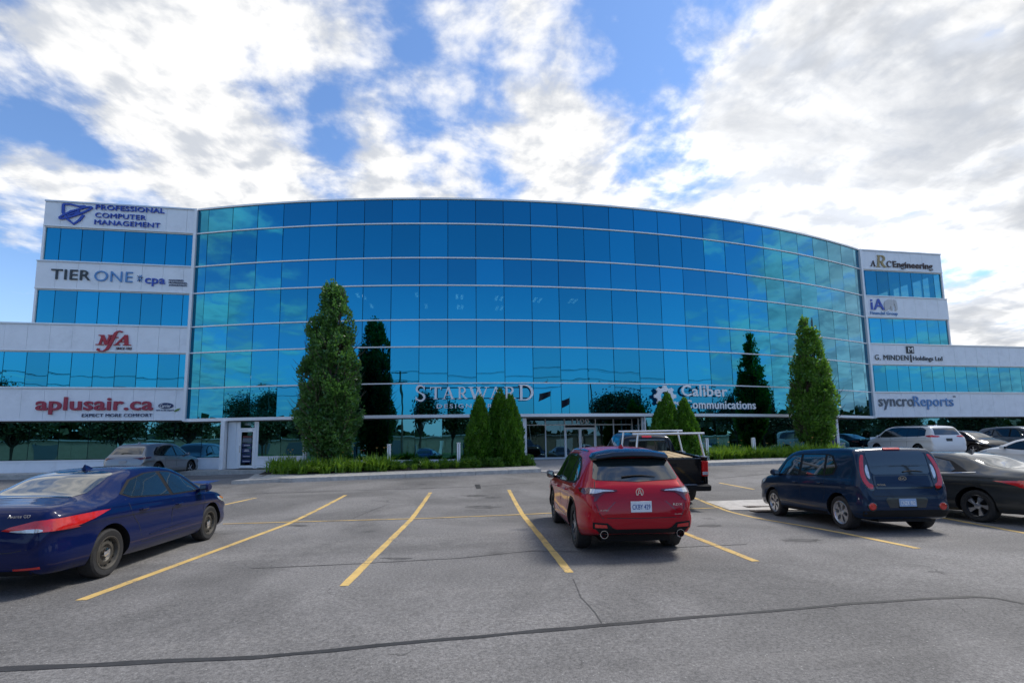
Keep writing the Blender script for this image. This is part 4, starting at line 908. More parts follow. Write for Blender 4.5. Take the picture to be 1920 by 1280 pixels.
def lily_mesh(seed, flowers):
    rr = random.Random(seed); b = MB(); n = 95
    for i in range(n):
        az = rr.uniform(0, 6.283); L = rr.uniform(.38, .72); out = rr.uniform(.15, 1.0); w = rr.uniform(.012, .022); x0, y0 = rr.gauss(0, .07), rr.gauss(0, .07); k = len(b.v)
        for s in range(5):
            f = s/4; r = out*L*.75*f**1.25; z = L*(f*1.0-(.15+.75*out)*f*f*.85); px, py = x0+r*math.cos(az), y0+r*math.sin(az); ww = w*(1-f**2.2)+.0015
            b.v += [(px-math.sin(az)*ww, py+math.cos(az)*ww, max(z, .01)), (px+math.sin(az)*ww, py-math.cos(az)*ww, max(z, .01)+.004)]
            if s: b.f.append((k+2*s-2, k+2*s-1, k+2*s+1, k+2*s))
    fl = MB()
    for i in range(flowers):
        az = rr.uniform(0, 6.283); x, y, z = .16*math.cos(az), .16*math.sin(az), rr.uniform(.50, .66); b.tube((x*.3, y*.3, .05), (x, y, z), .004, .003, 3, False)
        for k in range(6):
            q_ = k*1.047; fl.v += [(x, y, z), (x+.035*math.cos(q_-.35), y+.035*math.sin(q_-.35), z+.03), (x+.06*math.cos(q_), y+.06*math.sin(q_), z+.03), (x+.035*math.cos(q_+.35), y+.035*math.sin(q_+.35), z+.03)]; q = len(fl.v); fl.f.append((q-4, q-3, q-2, q-1))
    me = bpy.data.meshes.new('daylily'); me.from_pydata(b.v, [], b.f); me.update(); me.materials.append(MAT['leaf_lily'])
    fm = None
    if flowers: fm = bpy.data.meshes.new('bloom'); fm.from_pydata(fl.v, [], fl.f); fm.update(); fm.materials.append(MAT['flower'])
    return me, fm
LILY = [lily_mesh(40+i, fl) for i, fl in enumerate((0, 0, 1, 1))]
def lily(x, y, s, label, group, kind):
    me, fm = LILY[kind]; t = thing('daylily', label, 'plant', (x, y, zbed_at(x, y)-.01), random.uniform(0, 6), group); t.scale = (s*1.4, s*1.4, s*1.3*random.uniform(.85, 1.15))
    link('foliage', me, None, t)
    if fm: link('bloom', fm, None, t)
def shrub_mesh(seed, n=1700, w=.42, h=.55):
    rng = np.random.default_rng(seed); d = rng.normal(size=(n, 3)); d[:, 2] = abs(d[:, 2]); d /= np.linalg.norm(d, axis=1, keepdims=True); r = rng.random((n, 1))**.4*(1+.22*np.sin(d[:, :1]*7+seed)*np.cos(d[:, 1:2]*6))
    return leaf_mesh('leaves', d*r*np.array([w, w, h]), d+rng.normal(size=(n, 3))*.5, .085, .6, rng=rng)
SHRUB = [shrub_mesh(60+i) for i in range(3)]
for m_ in SHRUB: m_.materials.append(MAT['leaf_shrub'])
def shrub(x, y, s, label, group):
    t = thing('low_shrub', label, 'shrub', (x, y, zbed_at(x, y)-.03), random.uniform(0, 6), group); t.scale = (s, s, s*random.uniform(.8, 1.05)); link('foliage', random.choice(SHRUB), None, t); MB().tube((0, 0, -.05), (0, 0, .2), .03, .02, 6).obj('stem', 'bark', t)
rr = random.Random(5)
for i in range(15):     # dense drift below the left oak
    x = -6.75+i*.33; lily(x+rr.uniform(-.1, .1), fy(x)+1.40+rr.uniform(-.08, .15), rr.uniform(.95, 1.2), 'yellow-green daylily clump in front row of the dense drift below the left oak', 'daylily drift below the left oak', i % 2)
    lily(x+.15+rr.uniform(-.1, .1), fy(x)+2.0+rr.uniform(-.1, .25), rr.uniform(.95, 1.2), 'flowering daylily clump in back row close around the left oak trunk', 'flowering daylilies round the left oak', 2+i % 2)
for i in range(9):
    x = -1.7+i*.47; lily(x, fy(x)+1.45+rr.uniform(-.1, .2), rr.uniform(.5, .75), 'small spaced daylily clump between the two left bollards', 'spaced daylilies in the left bed', i % 2)
for i in range(12):
    x = -2.0+i*.42; shrub(x, 22.7+rr.uniform(-.3, .5), rr.uniform(.55, .8), 'low green shrub in row behind the spaced daylilies, left bed', 'low shrubs in the left bed')
for i in range(9):
    x = 1.5+i*.37; shrub(x, fy(x)+1.45+rr.uniform(-.1, .5), rr.uniform(.7, 1.0), 'leafy low shrub at the foot of the left cedars', 'low shrubs below the left cedars')
for i in range(26):
    x = 13.3+i*.33; lily(x, kerb_y(x)+1.40+rr.uniform(-.1, .4), rr.uniform(.9, 1.2), 'daylily clump in front row of the right planting bed', 'daylilies along the right kerb', i % 3)
    lily(x+.1, kerb_y(x)+2.05+rr.uniform(-.1, .5), rr.uniform(.9, 1.2), 'daylily clump in back row of the right planting bed', 'daylilies at the back of the right bed', (i+1) % 4)
for i in range(6):
    x = 11.0+i*.42; shrub(x, kerb_y(x)+1.5+rr.uniform(0, .5), rr.uniform(.7, .95), 'low shrub below the right cedars behind the pickup', 'low shrubs below the right cedars')

# ------------------------------------------------------------------ bollard lights
def bollard(u, vb, vt, yy, lab):
    P = on_y(u, vb, yy); z = zbed_at(P.x, yy); top = on_y(u, vt, yy).z; t = thing('bollard_light', lab, 'bollard', (P.x, yy, z))
    h = top-z; MB().box(-.075, .075, -.075, .075, -.1, h-.06).obj('post', 'white_metal', t)
    for s in (-1, 1): MB().box(-.02, .02, s*.0765-.001, s*.0765+.001, 0, h-.06).obj('groove', 'sign_grey', t)
    MB().lathe([(0, h-.06), (.07, h-.06), (.07, h-.035), (.105, h-.035), (.105, h-.005), (0, h)], 16, 'z').obj('cap', 'white_metal', t)
for u, vb, vt, yy, lab in ((571, 868, 828, 23.6, 'white square bollard light half hidden behind the left oak'), (729, 870, 832, 22.7, 'white bollard light between the left oak and the reflected trees'), (860, 866, 829, 22.8, 'white bollard light just left of the clipped cedars'),
                           (979, 862, 828, 22.9, 'white bollard light beside the left entrance column'), (1326, 853, 821, 22.9, 'white bollard light right of the right cedars'), (1414, 853, 820, 23.2, 'white bollard light left of the slimmer right oak')):
    bollard(u, vb, vt, yy, lab)

# ------------------------------------------------------------------ what stands behind the camera and shows in the mirror glass
def broad_tree(x, y, H, R, label, seed, trunk=.35):
    rng = np.random.default_rng(seed); rr = random.Random(seed); t = thing('street_tree', label, 'tree', (x, y, -.02), 0, 'trees mirrored in the glass')
    b = MB(); b.path([(0, 0, -.2), (.05, 0, H*trunk), (.1, .1, H*.6)], [.2, .15, .08], 8); LP, LD = [], []
    for i in range(34):
        az = i*2.4; el = rr.uniform(-.25, 1.35); c = Vector((math.cos(az)*math.cos(el)*R, math.sin(az)*math.cos(el)*R, H*(trunk+.62*(1-trunk))+math.sin(el)*H*(1-trunk)*.40))*1.0
        c.x *= rr.uniform(.45, .9); c.y *= rr.uniform(.45, .9); b.path([(.05, 0, H*trunk), tuple(c*.6+Vector((0, 0, H*trunk*.4))), tuple(c)], [.06, .04, .015], 5)
        n = 330; q = np.array(c)+rng.normal(size=(n, 3))*np.array([.30, .30, .24])*R; LP.append(q); LD.append(rng.normal(size=(n, 3)))
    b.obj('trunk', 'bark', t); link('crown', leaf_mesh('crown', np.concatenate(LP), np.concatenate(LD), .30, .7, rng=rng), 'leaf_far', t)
for i, (x, y, H, R, lab) in enumerate(((-50, -10, 5.6, 2.6, 'broad tree mirrored at the far left of the ground floor glass'), (-39, -11, 5.6, 2.5, 'broad tree mirrored behind the silver car, ground floor glass'), (-31, -10, 5.6, 2.4, 'broad tree mirrored just left of the left door'),
    (-24, -12, 6.2, 2.4, 'broad tree mirrored right of the left door'), (-14, -19, 8.2, 2.0, 'narrow tree mirrored between the first two bollards'), (-7, -19, 6.3, 2.4, 'tree mirrored left of the clipped cedars'), (27, -20, 8.2, 2.8, 'tree mirrored above the entrance doors, left of two'), (35, -21, 8.4, 3.4, 'tree mirrored above the entrance doors, right of two'),
    (62, -12, 7.5, 3.2, 'tree mirrored near the right end of the curve'), (58, -2, 6.0, 2.6, 'tree mirrored in the right wing ground floor, left'), (70, -6, 6.4, 3.0, 'tree mirrored in the right wing ground floor, middle'), (82, -4, 6.2, 2.8, 'tree mirrored in the right wing ground floor, right'), (-62, -22, 10.5, 3.0, 'tall tree mirrored in the second row left of the oak'), (-78, -26, 10.5, 5.0, 'wide tree mirrored in second row beside the oak'), (14, -24, 5.0, 2.2, 'small tree mirrored above the entrance columns'))):
    broad_tree(x, y, H, R, lab, 100+i)
ware = thing('warehouse', 'low beige warehouse mirrored in the ground floor glass', 'building', (0, -34, 0))
for i in range(30): MB().box(-95+i*6+.02, -95+(i+1)*6-.02, -.3, 0, 0, 3.1).obj('wall_panel', 'beige_wall', ware)
MB().box(-95, 85, -20, -.3, 0, 3.05).obj('wall', 'beige_wall', ware); MB().box(-95.2, 85.2, -20.2, .15, 3.1, 3.3).obj('parapet', 'aluminium', ware)
for i in range(14): MB().box(-90+i*12.5, -86.4+i*12.5, .01, .06, .1, 2.5).obj('dock_door', 'sign_slate' if i % 3 else 'white_panel', ware)
lawn = sheet('lawn', lambda x, y: .03, [-120, 120], [-33.8, -9.0], 'grass')
def upole(x, y, H, label):
    t = thing('utility_pole', label, 'pole', (x, y, 0), 0, 'utility poles mirrored in the glass'); MB().tube((0, 0, -.3), (0, 0, H), .16, .10, 10).obj('pole', 'wood_pole', t)
    for z in (H-.4, H-1.9): MB().box(-1.2, 1.2, -.05, .05, z, z+.12).obj('crossarm', 'wood_pole', t)
    for z in (H-.4, H-1.9):
        for s in (-1.1, -.5, .5, 1.1): MB().tube((s, 0, z+.12), (s, 0, z+.30), .035, .02, 6).obj('insulator', 'sign_grey', t)
PX = [(-58, -17.5), (-18, -17.5), (23, -17.5), (62, -17.5)]
for (x, y), lab in zip(PX, ('utility pole mirrored at the far left ribbon window', 'utility pole mirrored above the left sign', 'utility pole mirrored above the entrance', 'utility pole mirrored near the right corner')): upole(x, y, 12.6, lab)
for s in (-1.1, .5, 1.1):
    for zz in (12.5, 11.0):
        pts = []
        for i in range(len(PX)-1):
            for k in range(13): f = k/12; pts.append((PX[i][0]+(PX[i+1][0]-PX[i][0])*f, PX[i][1]+s*.6, zz-1.0*(1-(2*f-1)**2)))
        tag(MB().path(pts, .02, 4).obj('overhead_wire', 'dark_joint'), 'thin dark overhead wire sagging between the mirrored utility poles', 'wire', 'overhead wires mirrored in the glass')
for x, y, H, lab in ((12.9, -12, 9.3, 'flagpole with dark flag mirrored above the entrance, left one'), (17.6, -12, 8.1, 'flagpole with red flag mirrored above the entrance, right one')):
    t = thing('flagpole', lab, 'flagpole', (x, y, 0)); MB().tube((0, 0, -.2), (0, 0, H), .06, .03, 8).lathe([(0, H), (.07, H+.05), (0, H+.12)], 8, 'z').obj('pole', 'aluminium', t)
    b = MB(); k = 9
    for i in range(k):
        f = i/(k-1); yy = .12*math.sin(f*7); b.v += [(-.05-f*1.5, yy, H-.15-.5*f), (-.05-f*1.5, yy, H-1.05-.65*f)]
        if i: b.f.append((2*i-2, 2*i-1, 2*i+1, 2*i))
    b.obj('flag', 'flag_red', t)

# far-off wood round the lot (only ever seen mirrored in glass and paint)
def far_wood():
    rng = np.random.default_rng(77); n = 26000; th = np.concatenate([rng.uniform(math.radians(25), math.radians(335), n)]); R = rng.uniform(118, 135, n)
    th = th + math.pi/2            # measured from +Y, so the stretch behind the building stays open
    top = 6.5+2.2*np.sin(th*17)+1.6*np.sin(th*41+1)+1.2*np.sin(th*7); z = rng.random(n)**.8*top
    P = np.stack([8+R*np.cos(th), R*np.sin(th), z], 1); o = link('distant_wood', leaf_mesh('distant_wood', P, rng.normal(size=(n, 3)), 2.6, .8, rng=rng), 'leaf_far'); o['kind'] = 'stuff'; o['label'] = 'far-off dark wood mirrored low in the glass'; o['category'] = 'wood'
far_wood()
# ------------------------------------------------------------------ vehicles
def pchip(xk, yk, x):
    xk, yk = np.array(xk, float), np.array(yk, float); h = np.diff(xk); d = np.diff(yk)/h; m = np.zeros(len(xk)); m[0], m[-1] = d[0], d[-1]
    for i in range(1, len(xk)-1):
        if d[i-1]*d[i] > 0: w1, w2 = 2*h[i]+h[i-1], h[i]+2*h[i-1]; m[i] = (w1+w2)/(w1/d[i-1]+w2/d[i])
    i = np.clip(np.searchsorted(xk, x)-1, 0, len(h)-1); t = (x-xk[i])/h[i]
    return (1+2*t)*(1-t)**2*yk[i]+t*(1-t)**2*h[i]*m[i]+t*t*(3-2*t)*yk[i+1]+t*t*(t-1)*h[i]*m[i+1]
def catmull(P, n, closed=False):
    P = [np.array(p, float) for p in P]; out = []; N = len(P)
    for i in range(N if closed else N-1):
        p0, p1, p2, p3 = (P[(i-1) % N], P[i], P[(i+1) % N], P[(i+2) % N]) if closed else (P[max(i-1, 0)], P[i], P[i+1], P[min(i+2, N-1)])
        for k in range(n): t = k/n; out.append(.5*((2*p1)+(-p0+p2)*t+(2*p0-5*p1+4*p2-p3)*t*t+(-p0+3*p1-3*p2+p3)*t**3))
    if not closed: out.append(P[-1])
    return [tuple(p) for p in out]
class Car:
    """Lofted body + parts projected onto it. Local frame: x forward, y left, z up, origin on the ground midway between the axles."""
    def __init__(s, name, label, cat, st, wb, wr, col, loc, heading, zg, arch=.055, group=None, wheel_y=None, clad=None):
        s.t = thing(name, label, cat, (loc[0], loc[1], zg), math.pi/2-heading, group); s.col = col; s.wb = wb; s.wr = wr
        fx, fy_ = math.sin(heading)*wb/2, math.cos(heading)*wb/2; zr_, zf_ = zlot(loc[0]-fx, loc[1]-fy_), zlot(loc[0]+fx, loc[1]+fy_)
        s.t.location.z = (zr_+zf_)/2+.002; s.t.rotation_euler = (0, -(zf_-zr_)/wb, math.pi/2-heading)
        st = np.array(st, float); X = st[:, 0]; xs_ = np.unique(np.concatenate([X, np.linspace(X[0], X[-1], 74), np.linspace(X[0], X[0]+.3, 10), np.linspace(X[-1]-.3, X[-1], 10)]))
        zb, zt, zs, w, wt_, cr = [pchip(X, st[:, i], xs_) for i in range(1, 7)]
        rings = []
        for i in range(len(xs_)):
            b_, T, S_, W, WT, C = zb[i], zt[i], zs[i], w[i], wt_[i], cr[i]
            S_ = min(S_, T-C-.02); H = S_-b_; e = T-C
            WT = min(WT, W*.97)
            pts = [(0, b_), (W*.80, b_), (W*.945, b_+.09*H), (W*.990, b_+.22*H), (W*1.0, b_+.38*H), (W*.980, b_+.58*H), (W*.984, b_+.72*H), (W*.998, b_+.80*H), (W*.976, b_+.92*H), (W*.955, S_),
                   (W*.955*.62+WT*.38, S_+(e-S_)*.42), (W*.955*.22+WT*.78, S_+(e-S_)*.84), (WT-.025, e+C*.25), (WT*.80, T-C*.36), (WT*.45, T-C*.10), (0, T)]
            rings.append(catmull(pts, 3))
        nr = len(rings[0]); V, Fc = [], []; full = 2*nr-2
        for x, rg in zip(xs_, rings):
            V += [(x, y, z) for y, z in rg] + [(x, -y, z) for y, z in rg[-2:0:-1]]
        for i in range(len(xs_)-1):
            for k in range(full): j = (k+1) % full; Fc.append((i*full+k, i*full+j, (i+1)*full+j, (i+1)*full+k))
        for base, xx, rev in ((0, xs_[0], 0), ((len(xs_)-1)*full, xs_[-1], 1)):
            c = len(V); zz = np.mean([V[base+k][2] for k in range(full)]); V.append((xx, 0, zz)); Fc += [(base+k, base+(k+1) % full, c) if rev else (base+(k+1) % full, base+k, c) for k in range(full)]
        s.V, s.F = V, Fc; s.bvh = BVHTree.FromPolygons([Vector(v) for v in V], Fc); s.W = float(w.max()); s.xr, s.xf = X[0], X[-1]
        me = bpy.data.meshes.new('body'); me.from_pydata(V, [], Fc); me.update()
        bm = bmesh.new(); bm.from_mesh(me); bmesh.ops.recalc_face_normals(bm, faces=bm.faces); bm.to_mesh(me); bm.free(); me.materials.append(MAT[col]); me.materials.append(MAT['black_plastic'])
        body = bpy.data.objects.new('body', me); COL.objects.link(body)
        cu = MB(); ar = wr+arch
        for ax in (-wb/2, wb/2):
            for sy in (-1, 1): cu.lathe([(0, sy*(s.W-.34)), (ar, sy*(s.W-.34)), (ar, sy*(s.W+.3)), (0, sy*(s.W+.3))], 40, 'y', (ax, 0, wr+.012))
        cm = cu.mesh('cut'); bm = bmesh.new(); bm.from_mesh(cm); bmesh.ops.remove_doubles(bm, verts=bm.verts, dist=1e-5); bmesh.ops.recalc_face_normals(bm, faces=bm.faces); bm.to_mesh(cm); bm.free(); cm.materials.append(MAT[col]); cm.materials.append(MAT['black_plastic'])
        cm.polygons.foreach_set('material_index', [1]*len(cm.polygons))
        co = bpy.data.objects.new('cut', cm); COL.objects.link(co); md = body.modifiers.new('b', 'BOOLEAN'); md.object = co; md.operation = 'DIFFERENCE'; md.solver = 'EXACT'
        bpy.context.view_layer.update(); nm = bpy.data.meshes.new_from_object(body.evaluated_get(bpy.context.evaluated_depsgraph_get()))
        bpy.data.objects.remove(co); bpy.data.objects.remove(body)
        nm.name = 'body'; nm.polygons.foreach_set('use_smooth', [True]*len(nm.polygons)); nm.set_sharp_from_angle(angle=math.radians(38)); s.body = link('body', nm, None, s.t)
        s.wy = wheel_y or s.W-.04
    # --- projected pieces
    def hit(s, view, a, b):
        if view == 'L': o, d = (a, 4, b), (0, -1, 0)
        elif view == 'R': o, d = (a, -4, b), (0, 1, 0)
        elif view == 'B': o, d = (-8, a, b), (1, 0, 0)
        elif view == 'F': o, d = (8, a, b), (-1, 0, 0)
        else: o, d = (a, b, 5), (0, 0, -1)
        loc, n, i, _ = s.bvh.ray_cast(Vector(o), Vector(d))
        if loc is None: return None
        if n.dot(Vector(d)) > 0: n = -n
        return loc, n
    def patch_mesh(s, name, poly, view, off=.004, step=.05, smooth=0, skirt=.012):
        if view == 'B' and getattr(s, 'ky', 1) != 1: poly = [(p_*s.ky, q_) for p_, q_ in poly]
        if smooth: poly = catmull(poly, smooth, True)
        B = []
        for i in range(len(poly)):
            a, b = Vector(poly[i]), Vector(poly[(i+1) % len(poly)]); n = max(1, int((b-a).length/step+.999)); B += [a.lerp(b, k/n) for k in range(n)]
        xs_ = [p.x for p in B]; ys_ = [p.y for p in B]; pts = list(B); nb = len(B)
        def inside(px, py):
            c = False; j = nb-1
            for i in range(nb):
                if (B[i].y > py) != (B[j].y > py) and px < (B[j].x-B[i].x)*(py-B[i].y)/(B[j].y-B[i].y)+B[i].x: c = not c
                j = i
            return c
        gx = np.arange(min(xs_)+step*.5, max(xs_), step); gy = np.arange(min(ys_)+step*.5, max(ys_), step)
        for a in gx:
            for b in gy:
                if inside(a, b) and min((q.x-a)**2+(q.y-b)**2 for q in B) > (step*.35)**2: pts.append(Vector((a, b)))
        v2, e2, f2, ov, oe, of = delaunay_2d_cdt(pts, [], [list(range(nb))], 1, 1e-6)
        V, N = [], []
        for p in v2: h = s.hit(view, p.x, p.y); V.append(h[0] if h else None); N.append(h[1] if h else None)
        f2 = [f for f in f2 if all(V[i] is not None for i in f)]
        cnt = {}
        for f in f2:
            for k in range(3): a, b = f[k], f[(k+1) % 3]; cnt[(min(a, b), max(a, b))] = cnt.get((min(a, b), max(a, b)), 0)+1
        used = sorted({i for f in f2 for i in f}); mp = {i: k for k, i in enumerate(used)}
        out = [tuple(V[i]+N[i]*off) for i in used]; faces = [tuple(mp[i] for i in f) for f in f2]
        lower = {}
        for (a, b), c in cnt.items():
            if c == 1:
                for i in (a, b):
                    if i not in lower: lower[i] = len(out); out.append(tuple(V[i]-N[i]*skirt))
                faces.append((mp[a], mp[b], lower[b], lower[a]))
        me = bpy.data.meshes.new(name); me.from_pydata(out, [], faces); me.update()
        bm = bmesh.new(); bm.from_mesh(me); bmesh.ops.recalc_face_normals(bm, faces=bm.faces); bm.to_mesh(me); bm.free()
        me.polygons.foreach_set('use_smooth', [True]*len(me.polygons)); me.set_sharp_from_angle(angle=math.radians(40)); return me
    def patch(s, name, poly, view, mat, parent=None, **kw): return link(name, s.patch_mesh(name, poly, view, **kw), mat, parent or s.t)
    def both(s, name, poly, mat, view='L', **kw):            # mirrored pair on the two sides (or left/right of the back)
        if view in 'LR': return [s.patch(name, poly, 'L', mat, **kw), s.patch(name, poly, 'R', mat, **kw)]
        m = [(-a, b) for a, b in poly] if view in 'BF' else [(a, -b) for a, b in poly]
        return [s.patch(name, poly, view, mat, **kw), s.patch(name, m, view, mat, **kw)]
    def seam(s, pts, view='L', w=.010, name='panel_gap', mat='dark_joint', both=True):
        pl = stroke(pts, w)
        for v in (('L', 'R') if (view in 'LR' and both) else (view,)): s.patch(name, pl, v, mat, off=.0012, step=.10, skirt=.004)
    def wheels(s, style, wid=.21, rim=None, mat='wheel_silver', front_steer=0.0):
        r = s.wr; rim = rim or r*.64; h = wid/2
        tm = MB().lathe([(rim-.012, -h*.85), (rim+.012, -h*.98), (r*.90, -h*1.02), (r*.975, -h*.86), (r, -h*.55), (r, h*.55), (r*.975, h*.86), (r*.90, h*1.02), (rim+.012, h*.98), (rim-.012, h*.85)], 44, 'y').mesh('tyre', True); tm.materials.append(MAT['rubber'])
        b = MB(); b.lathe([(rim+.004, h*.97), (rim-.006, h*1.0), (rim-.022, h*.92), (rim-.035, h*.60), (rim-.045, -h*.2), (rim*.3, -h*.3), (0, -h*.3)], 40, 'y'); rm = b.mesh('rim', True); rm.materials.append(MAT[mat if style in ('steel',) else ('wheel_dark' if style != 'cover' else mat)])
        sp = MB(); face = h*.80
        if style == 'steel':
            sp.lathe([(rim-.03, h*.45), (rim*.72, h*.62), (rim*.52, h*.66), (rim*.40, h*.42), (rim*.20, h*.40), (0, h*.40)], 40, 'y')
        elif style == 'twist':
            for k in range(5):
                a = k*2*math.pi/5; c, s_ = math.cos, math.sin
                for sgn, wd in ((0, .20), (.30, .13)):
                    p = [(.16*rim, a-.30), (.16*rim, a+.30), (.97*rim, a+.34+wd+sgn), (.97*rim, a+.34-wd*.4+sgn)]
                    q = [(rr_*c(t), rr_*s_(t)) for rr_, t in p]; sp.quadbox([(x, face-.035-.01*sgn, z) for x, z in q]+[(x, face-.002-.03*sgn, z) for x, z in q])
        else:
            n = {'five': 5, 'ten': 10, 'cover': 6, 'multi': 9}[style]
            for k in range(n):
                a = k*2*math.pi/n+.3; c, s_ = math.cos, math.sin
                if style == 'cover': p = [(.20*rim, a-.40), (.20*rim, a+.40), (.55*rim, a+.19), (.96*rim, a+.40), (.96*rim, a-.40), (.55*rim, a-.19)]
                else: wd = {'five': .16, 'ten': .10, 'multi': .11}[style]; p = [(.18*rim, a-wd*1.6), (.18*rim, a+wd*1.6), (.60*rim, a+wd*.75), (.97*rim, a+wd), (.97*rim, a-wd), (.60*rim, a-wd*.75)]
                sp.prism([(rr_*c(t), rr_*s_(t)) for rr_, t in p], (0, face-.03, 0), (1, 0, 0), (0, 0, 1), (0, 1, 0), .028)
        sm = sp.mesh('spokes', style == 'steel'); sm.materials.append(MAT[mat])
        hm = MB().lathe([(.028+.035*(style != 'steel'), face-.03), (.06, face+.004), (.03, face+.012), (0, face+.012)], 20, 'y')
        for k in range(5): a = k*1.2566; hm.tube((.052*math.cos(a), face-.04, .052*math.sin(a)), (.052*math.cos(a), face+.004-(.02 if style != 'steel' else 0), .052*math.sin(a)), .010, .009, 6)
        hm = hm.mesh('hub', True); hm.materials.append(MAT['chrome' if style == 'steel' else mat])
        holes = None
        if style == 'steel':
            hb = MB()
            for k in range(12): a = k*.5236; x, z = rim*.80*math.cos(a), rim*.80*math.sin(a); hb.tube((x, h*.50, z), (x, h*.585+.01, z), .017, .017, 10)
            holes = hb.mesh('vent_holes'); holes.materials.append(MAT['pit_dark'])
        for ax, st_ in ((s.wb/2, front_steer), (-s.wb/2, 0.0)):
            for sy in (1, -1):
                M = Matrix.Translation((ax, sy*(s.wy-h), r)) @ Matrix.Rotation((0 if sy > 0 else math.pi)+st_, 4, 'Z') @ Matrix.Rotation(random.uniform(0, 6), 4, 'Y')
                wh = empty('wheel', s.t, M); link('tyre', tm, None, wh); link('rim', rm, None, wh); link('spokes', sm, None, wh); link('hub', hm, None, wh)
                if holes: link('vent_holes', holes, None, wh)
        MB().tube((s.wb/2, -s.wy+.2, r), (s.wb/2, s.wy-.2, r), .05).obj('axle', 'black_plastic', s.t); MB().tube((-s.wb/2, -s.wy+.2, r), (-s.wb/2, s.wy-.2, r), .05).obj('axle', 'black_plastic', s.t)
        MB().box(-s.wb/2-s.wr-.25, s.wb/2+s.wr, -s.W+.36, s.W-.36, .20, .34).obj('underbody', 'black_plastic', s.t)
    def mirror(s, x, z, mat, w=.21, y=None):
        for sy in (1, -1):
            h = s.hit('L' if sy > 0 else 'R', x, z); y0 = abs(h[0].y) if h else s.W*.9
            b = MB(); prof = catmull([(-.085, -.03), (-.07, .07), (.02, .085), (.10, .03), (.08, -.05), (-.03, -.065)], 3, True); k = len(prof)
            for yy, sc, dz in ((y0-.02, .35, -.04), (y0+.05, .55, -.03), (y0+.075, .95, .0), (y0+w-.04, 1.0, .01), (y0+w, .72, .015)): b.v += [(x+a*sc, sy*yy, z+.05+dz+c*sc) for a, c in prof]
            for q in range(4):
                for i in range(k): j = (i+1) % k; b.f.append((q*k+i, q*k+j, (q+1)*k+j, (q+1)*k+i))
            b.f.append(tuple(4*k+i for i in range(k))); m_ = b.obj('mirror', mat, s.t, True)
            MB().box(x-.092, x-.080, min(sy*(y0+.085), sy*(y0+w-.03)), max(sy*(y0+.085), sy*(y0+w-.03)), z-.005, z+.11).obj('mirror_glass', 'mirror_tint', m_)
    def handle(s, x, z, mat=None):
        for v, sy in (('L', 1), ('R', -1)):
            h = s.hit(v, x, z)
            if h: y = h[0].y; MB().path([(x-.10, y-sy*.01, z), (x-.08, y+sy*.028, z+.002), (x+.06, y+sy*.028, z+.004), (x+.09, y-sy*.01, z+.004)], .014, 8).obj('door_handle', mat or s.col, s.t, True)
    def plate(s, z, text, mat='plate_white', w=.30, h=.15, y=0.0, dx=.012, ink='print_blue'):
        c = s.hit('B', y, z); x = c[0].x-dx; n = Vector((-1, 0, .0))
        pl = MB().box(x-.004, x+.012, y-w/2, y+w/2, z-h/2, z+h/2).obj('number_plate', mat, s.t)
        if text: letters(pl, text, w*.86, h*.48, ink, depth=.002, split=False, name='plate_text', bold=.015, M=frame((x-.0045, y+w*.43, z-h*.26), (0, -1, 0), (0, 0, 1), (-1, 0, 0)))
        return pl
    def badge(s, text, y, z, w, h, mat='chrome', **kw):
        c = s.hit('B', y-w/2, z); x = c[0].x-.004; letters(s.t, text, w, h, mat, depth=.006, split=False, name='badge', M=frame((x, y, z), (0, -1, 0), (0, 0, 1), (-1, 0, 0)), **kw)
    def fin(s, x, mat, h=.065, L=.17):
        z = s.hit('T', x, 0)[0].z; b = MB(); b.v = [(x-L*.55, -.03, z-.01), (x+L*.6, -.028, z-.01), (x+L*.6, .028, z-.01), (x-L*.55, .03, z-.01), (x-L*.45, -.008, z+h), (x-L*.1, -.008, z+h*.75), (x-L*.1, .008, z+h*.75), (x-L*.45, .008, z+h)]
        b.f = [(3, 2, 1, 0), (4, 5, 6, 7), (0, 1, 5, 4), (1, 2, 6, 5), (2, 3, 7, 6), (3, 0, 4, 7)]; b.obj('antenna', mat, s.t, False)
    def wiper(s, z, y0, y1, x_off=.02):
        P = []; 
        for k in range(6): y = y0+(y1-y0)*k/5; h = s.hit('B', y, z+.02*math.sin(k/5*3.14)); P.append(tuple(h[0]+h[1]*.02))
        MB().path(P, [.014, .013, .011, .010, .008, .006], 6).obj('wiper', 'black_plastic', s.t)
    def arch_lip(s, w=.05, mat='black_plastic', pad=.055):
        for ax in (-s.wb/2, s.wb/2):
            r0 = s.wr+pad-.002; a = [math.radians(-4+i*188/22) for i in range(23)]; zc = s.wr+.012
            pl = [(ax+(r0+w)*math.cos(t), zc+(r0+w)*math.sin(t)) for t in a]+[(ax+r0*math.cos(t), zc+r0*math.sin(t)) for t in a[::-1]]
            s.both('arch_trim', pl, mat, off=.006, step=.06)

def heading_from(a, b): return math.atan2(b[0]-a[0], b[1]-a[1])
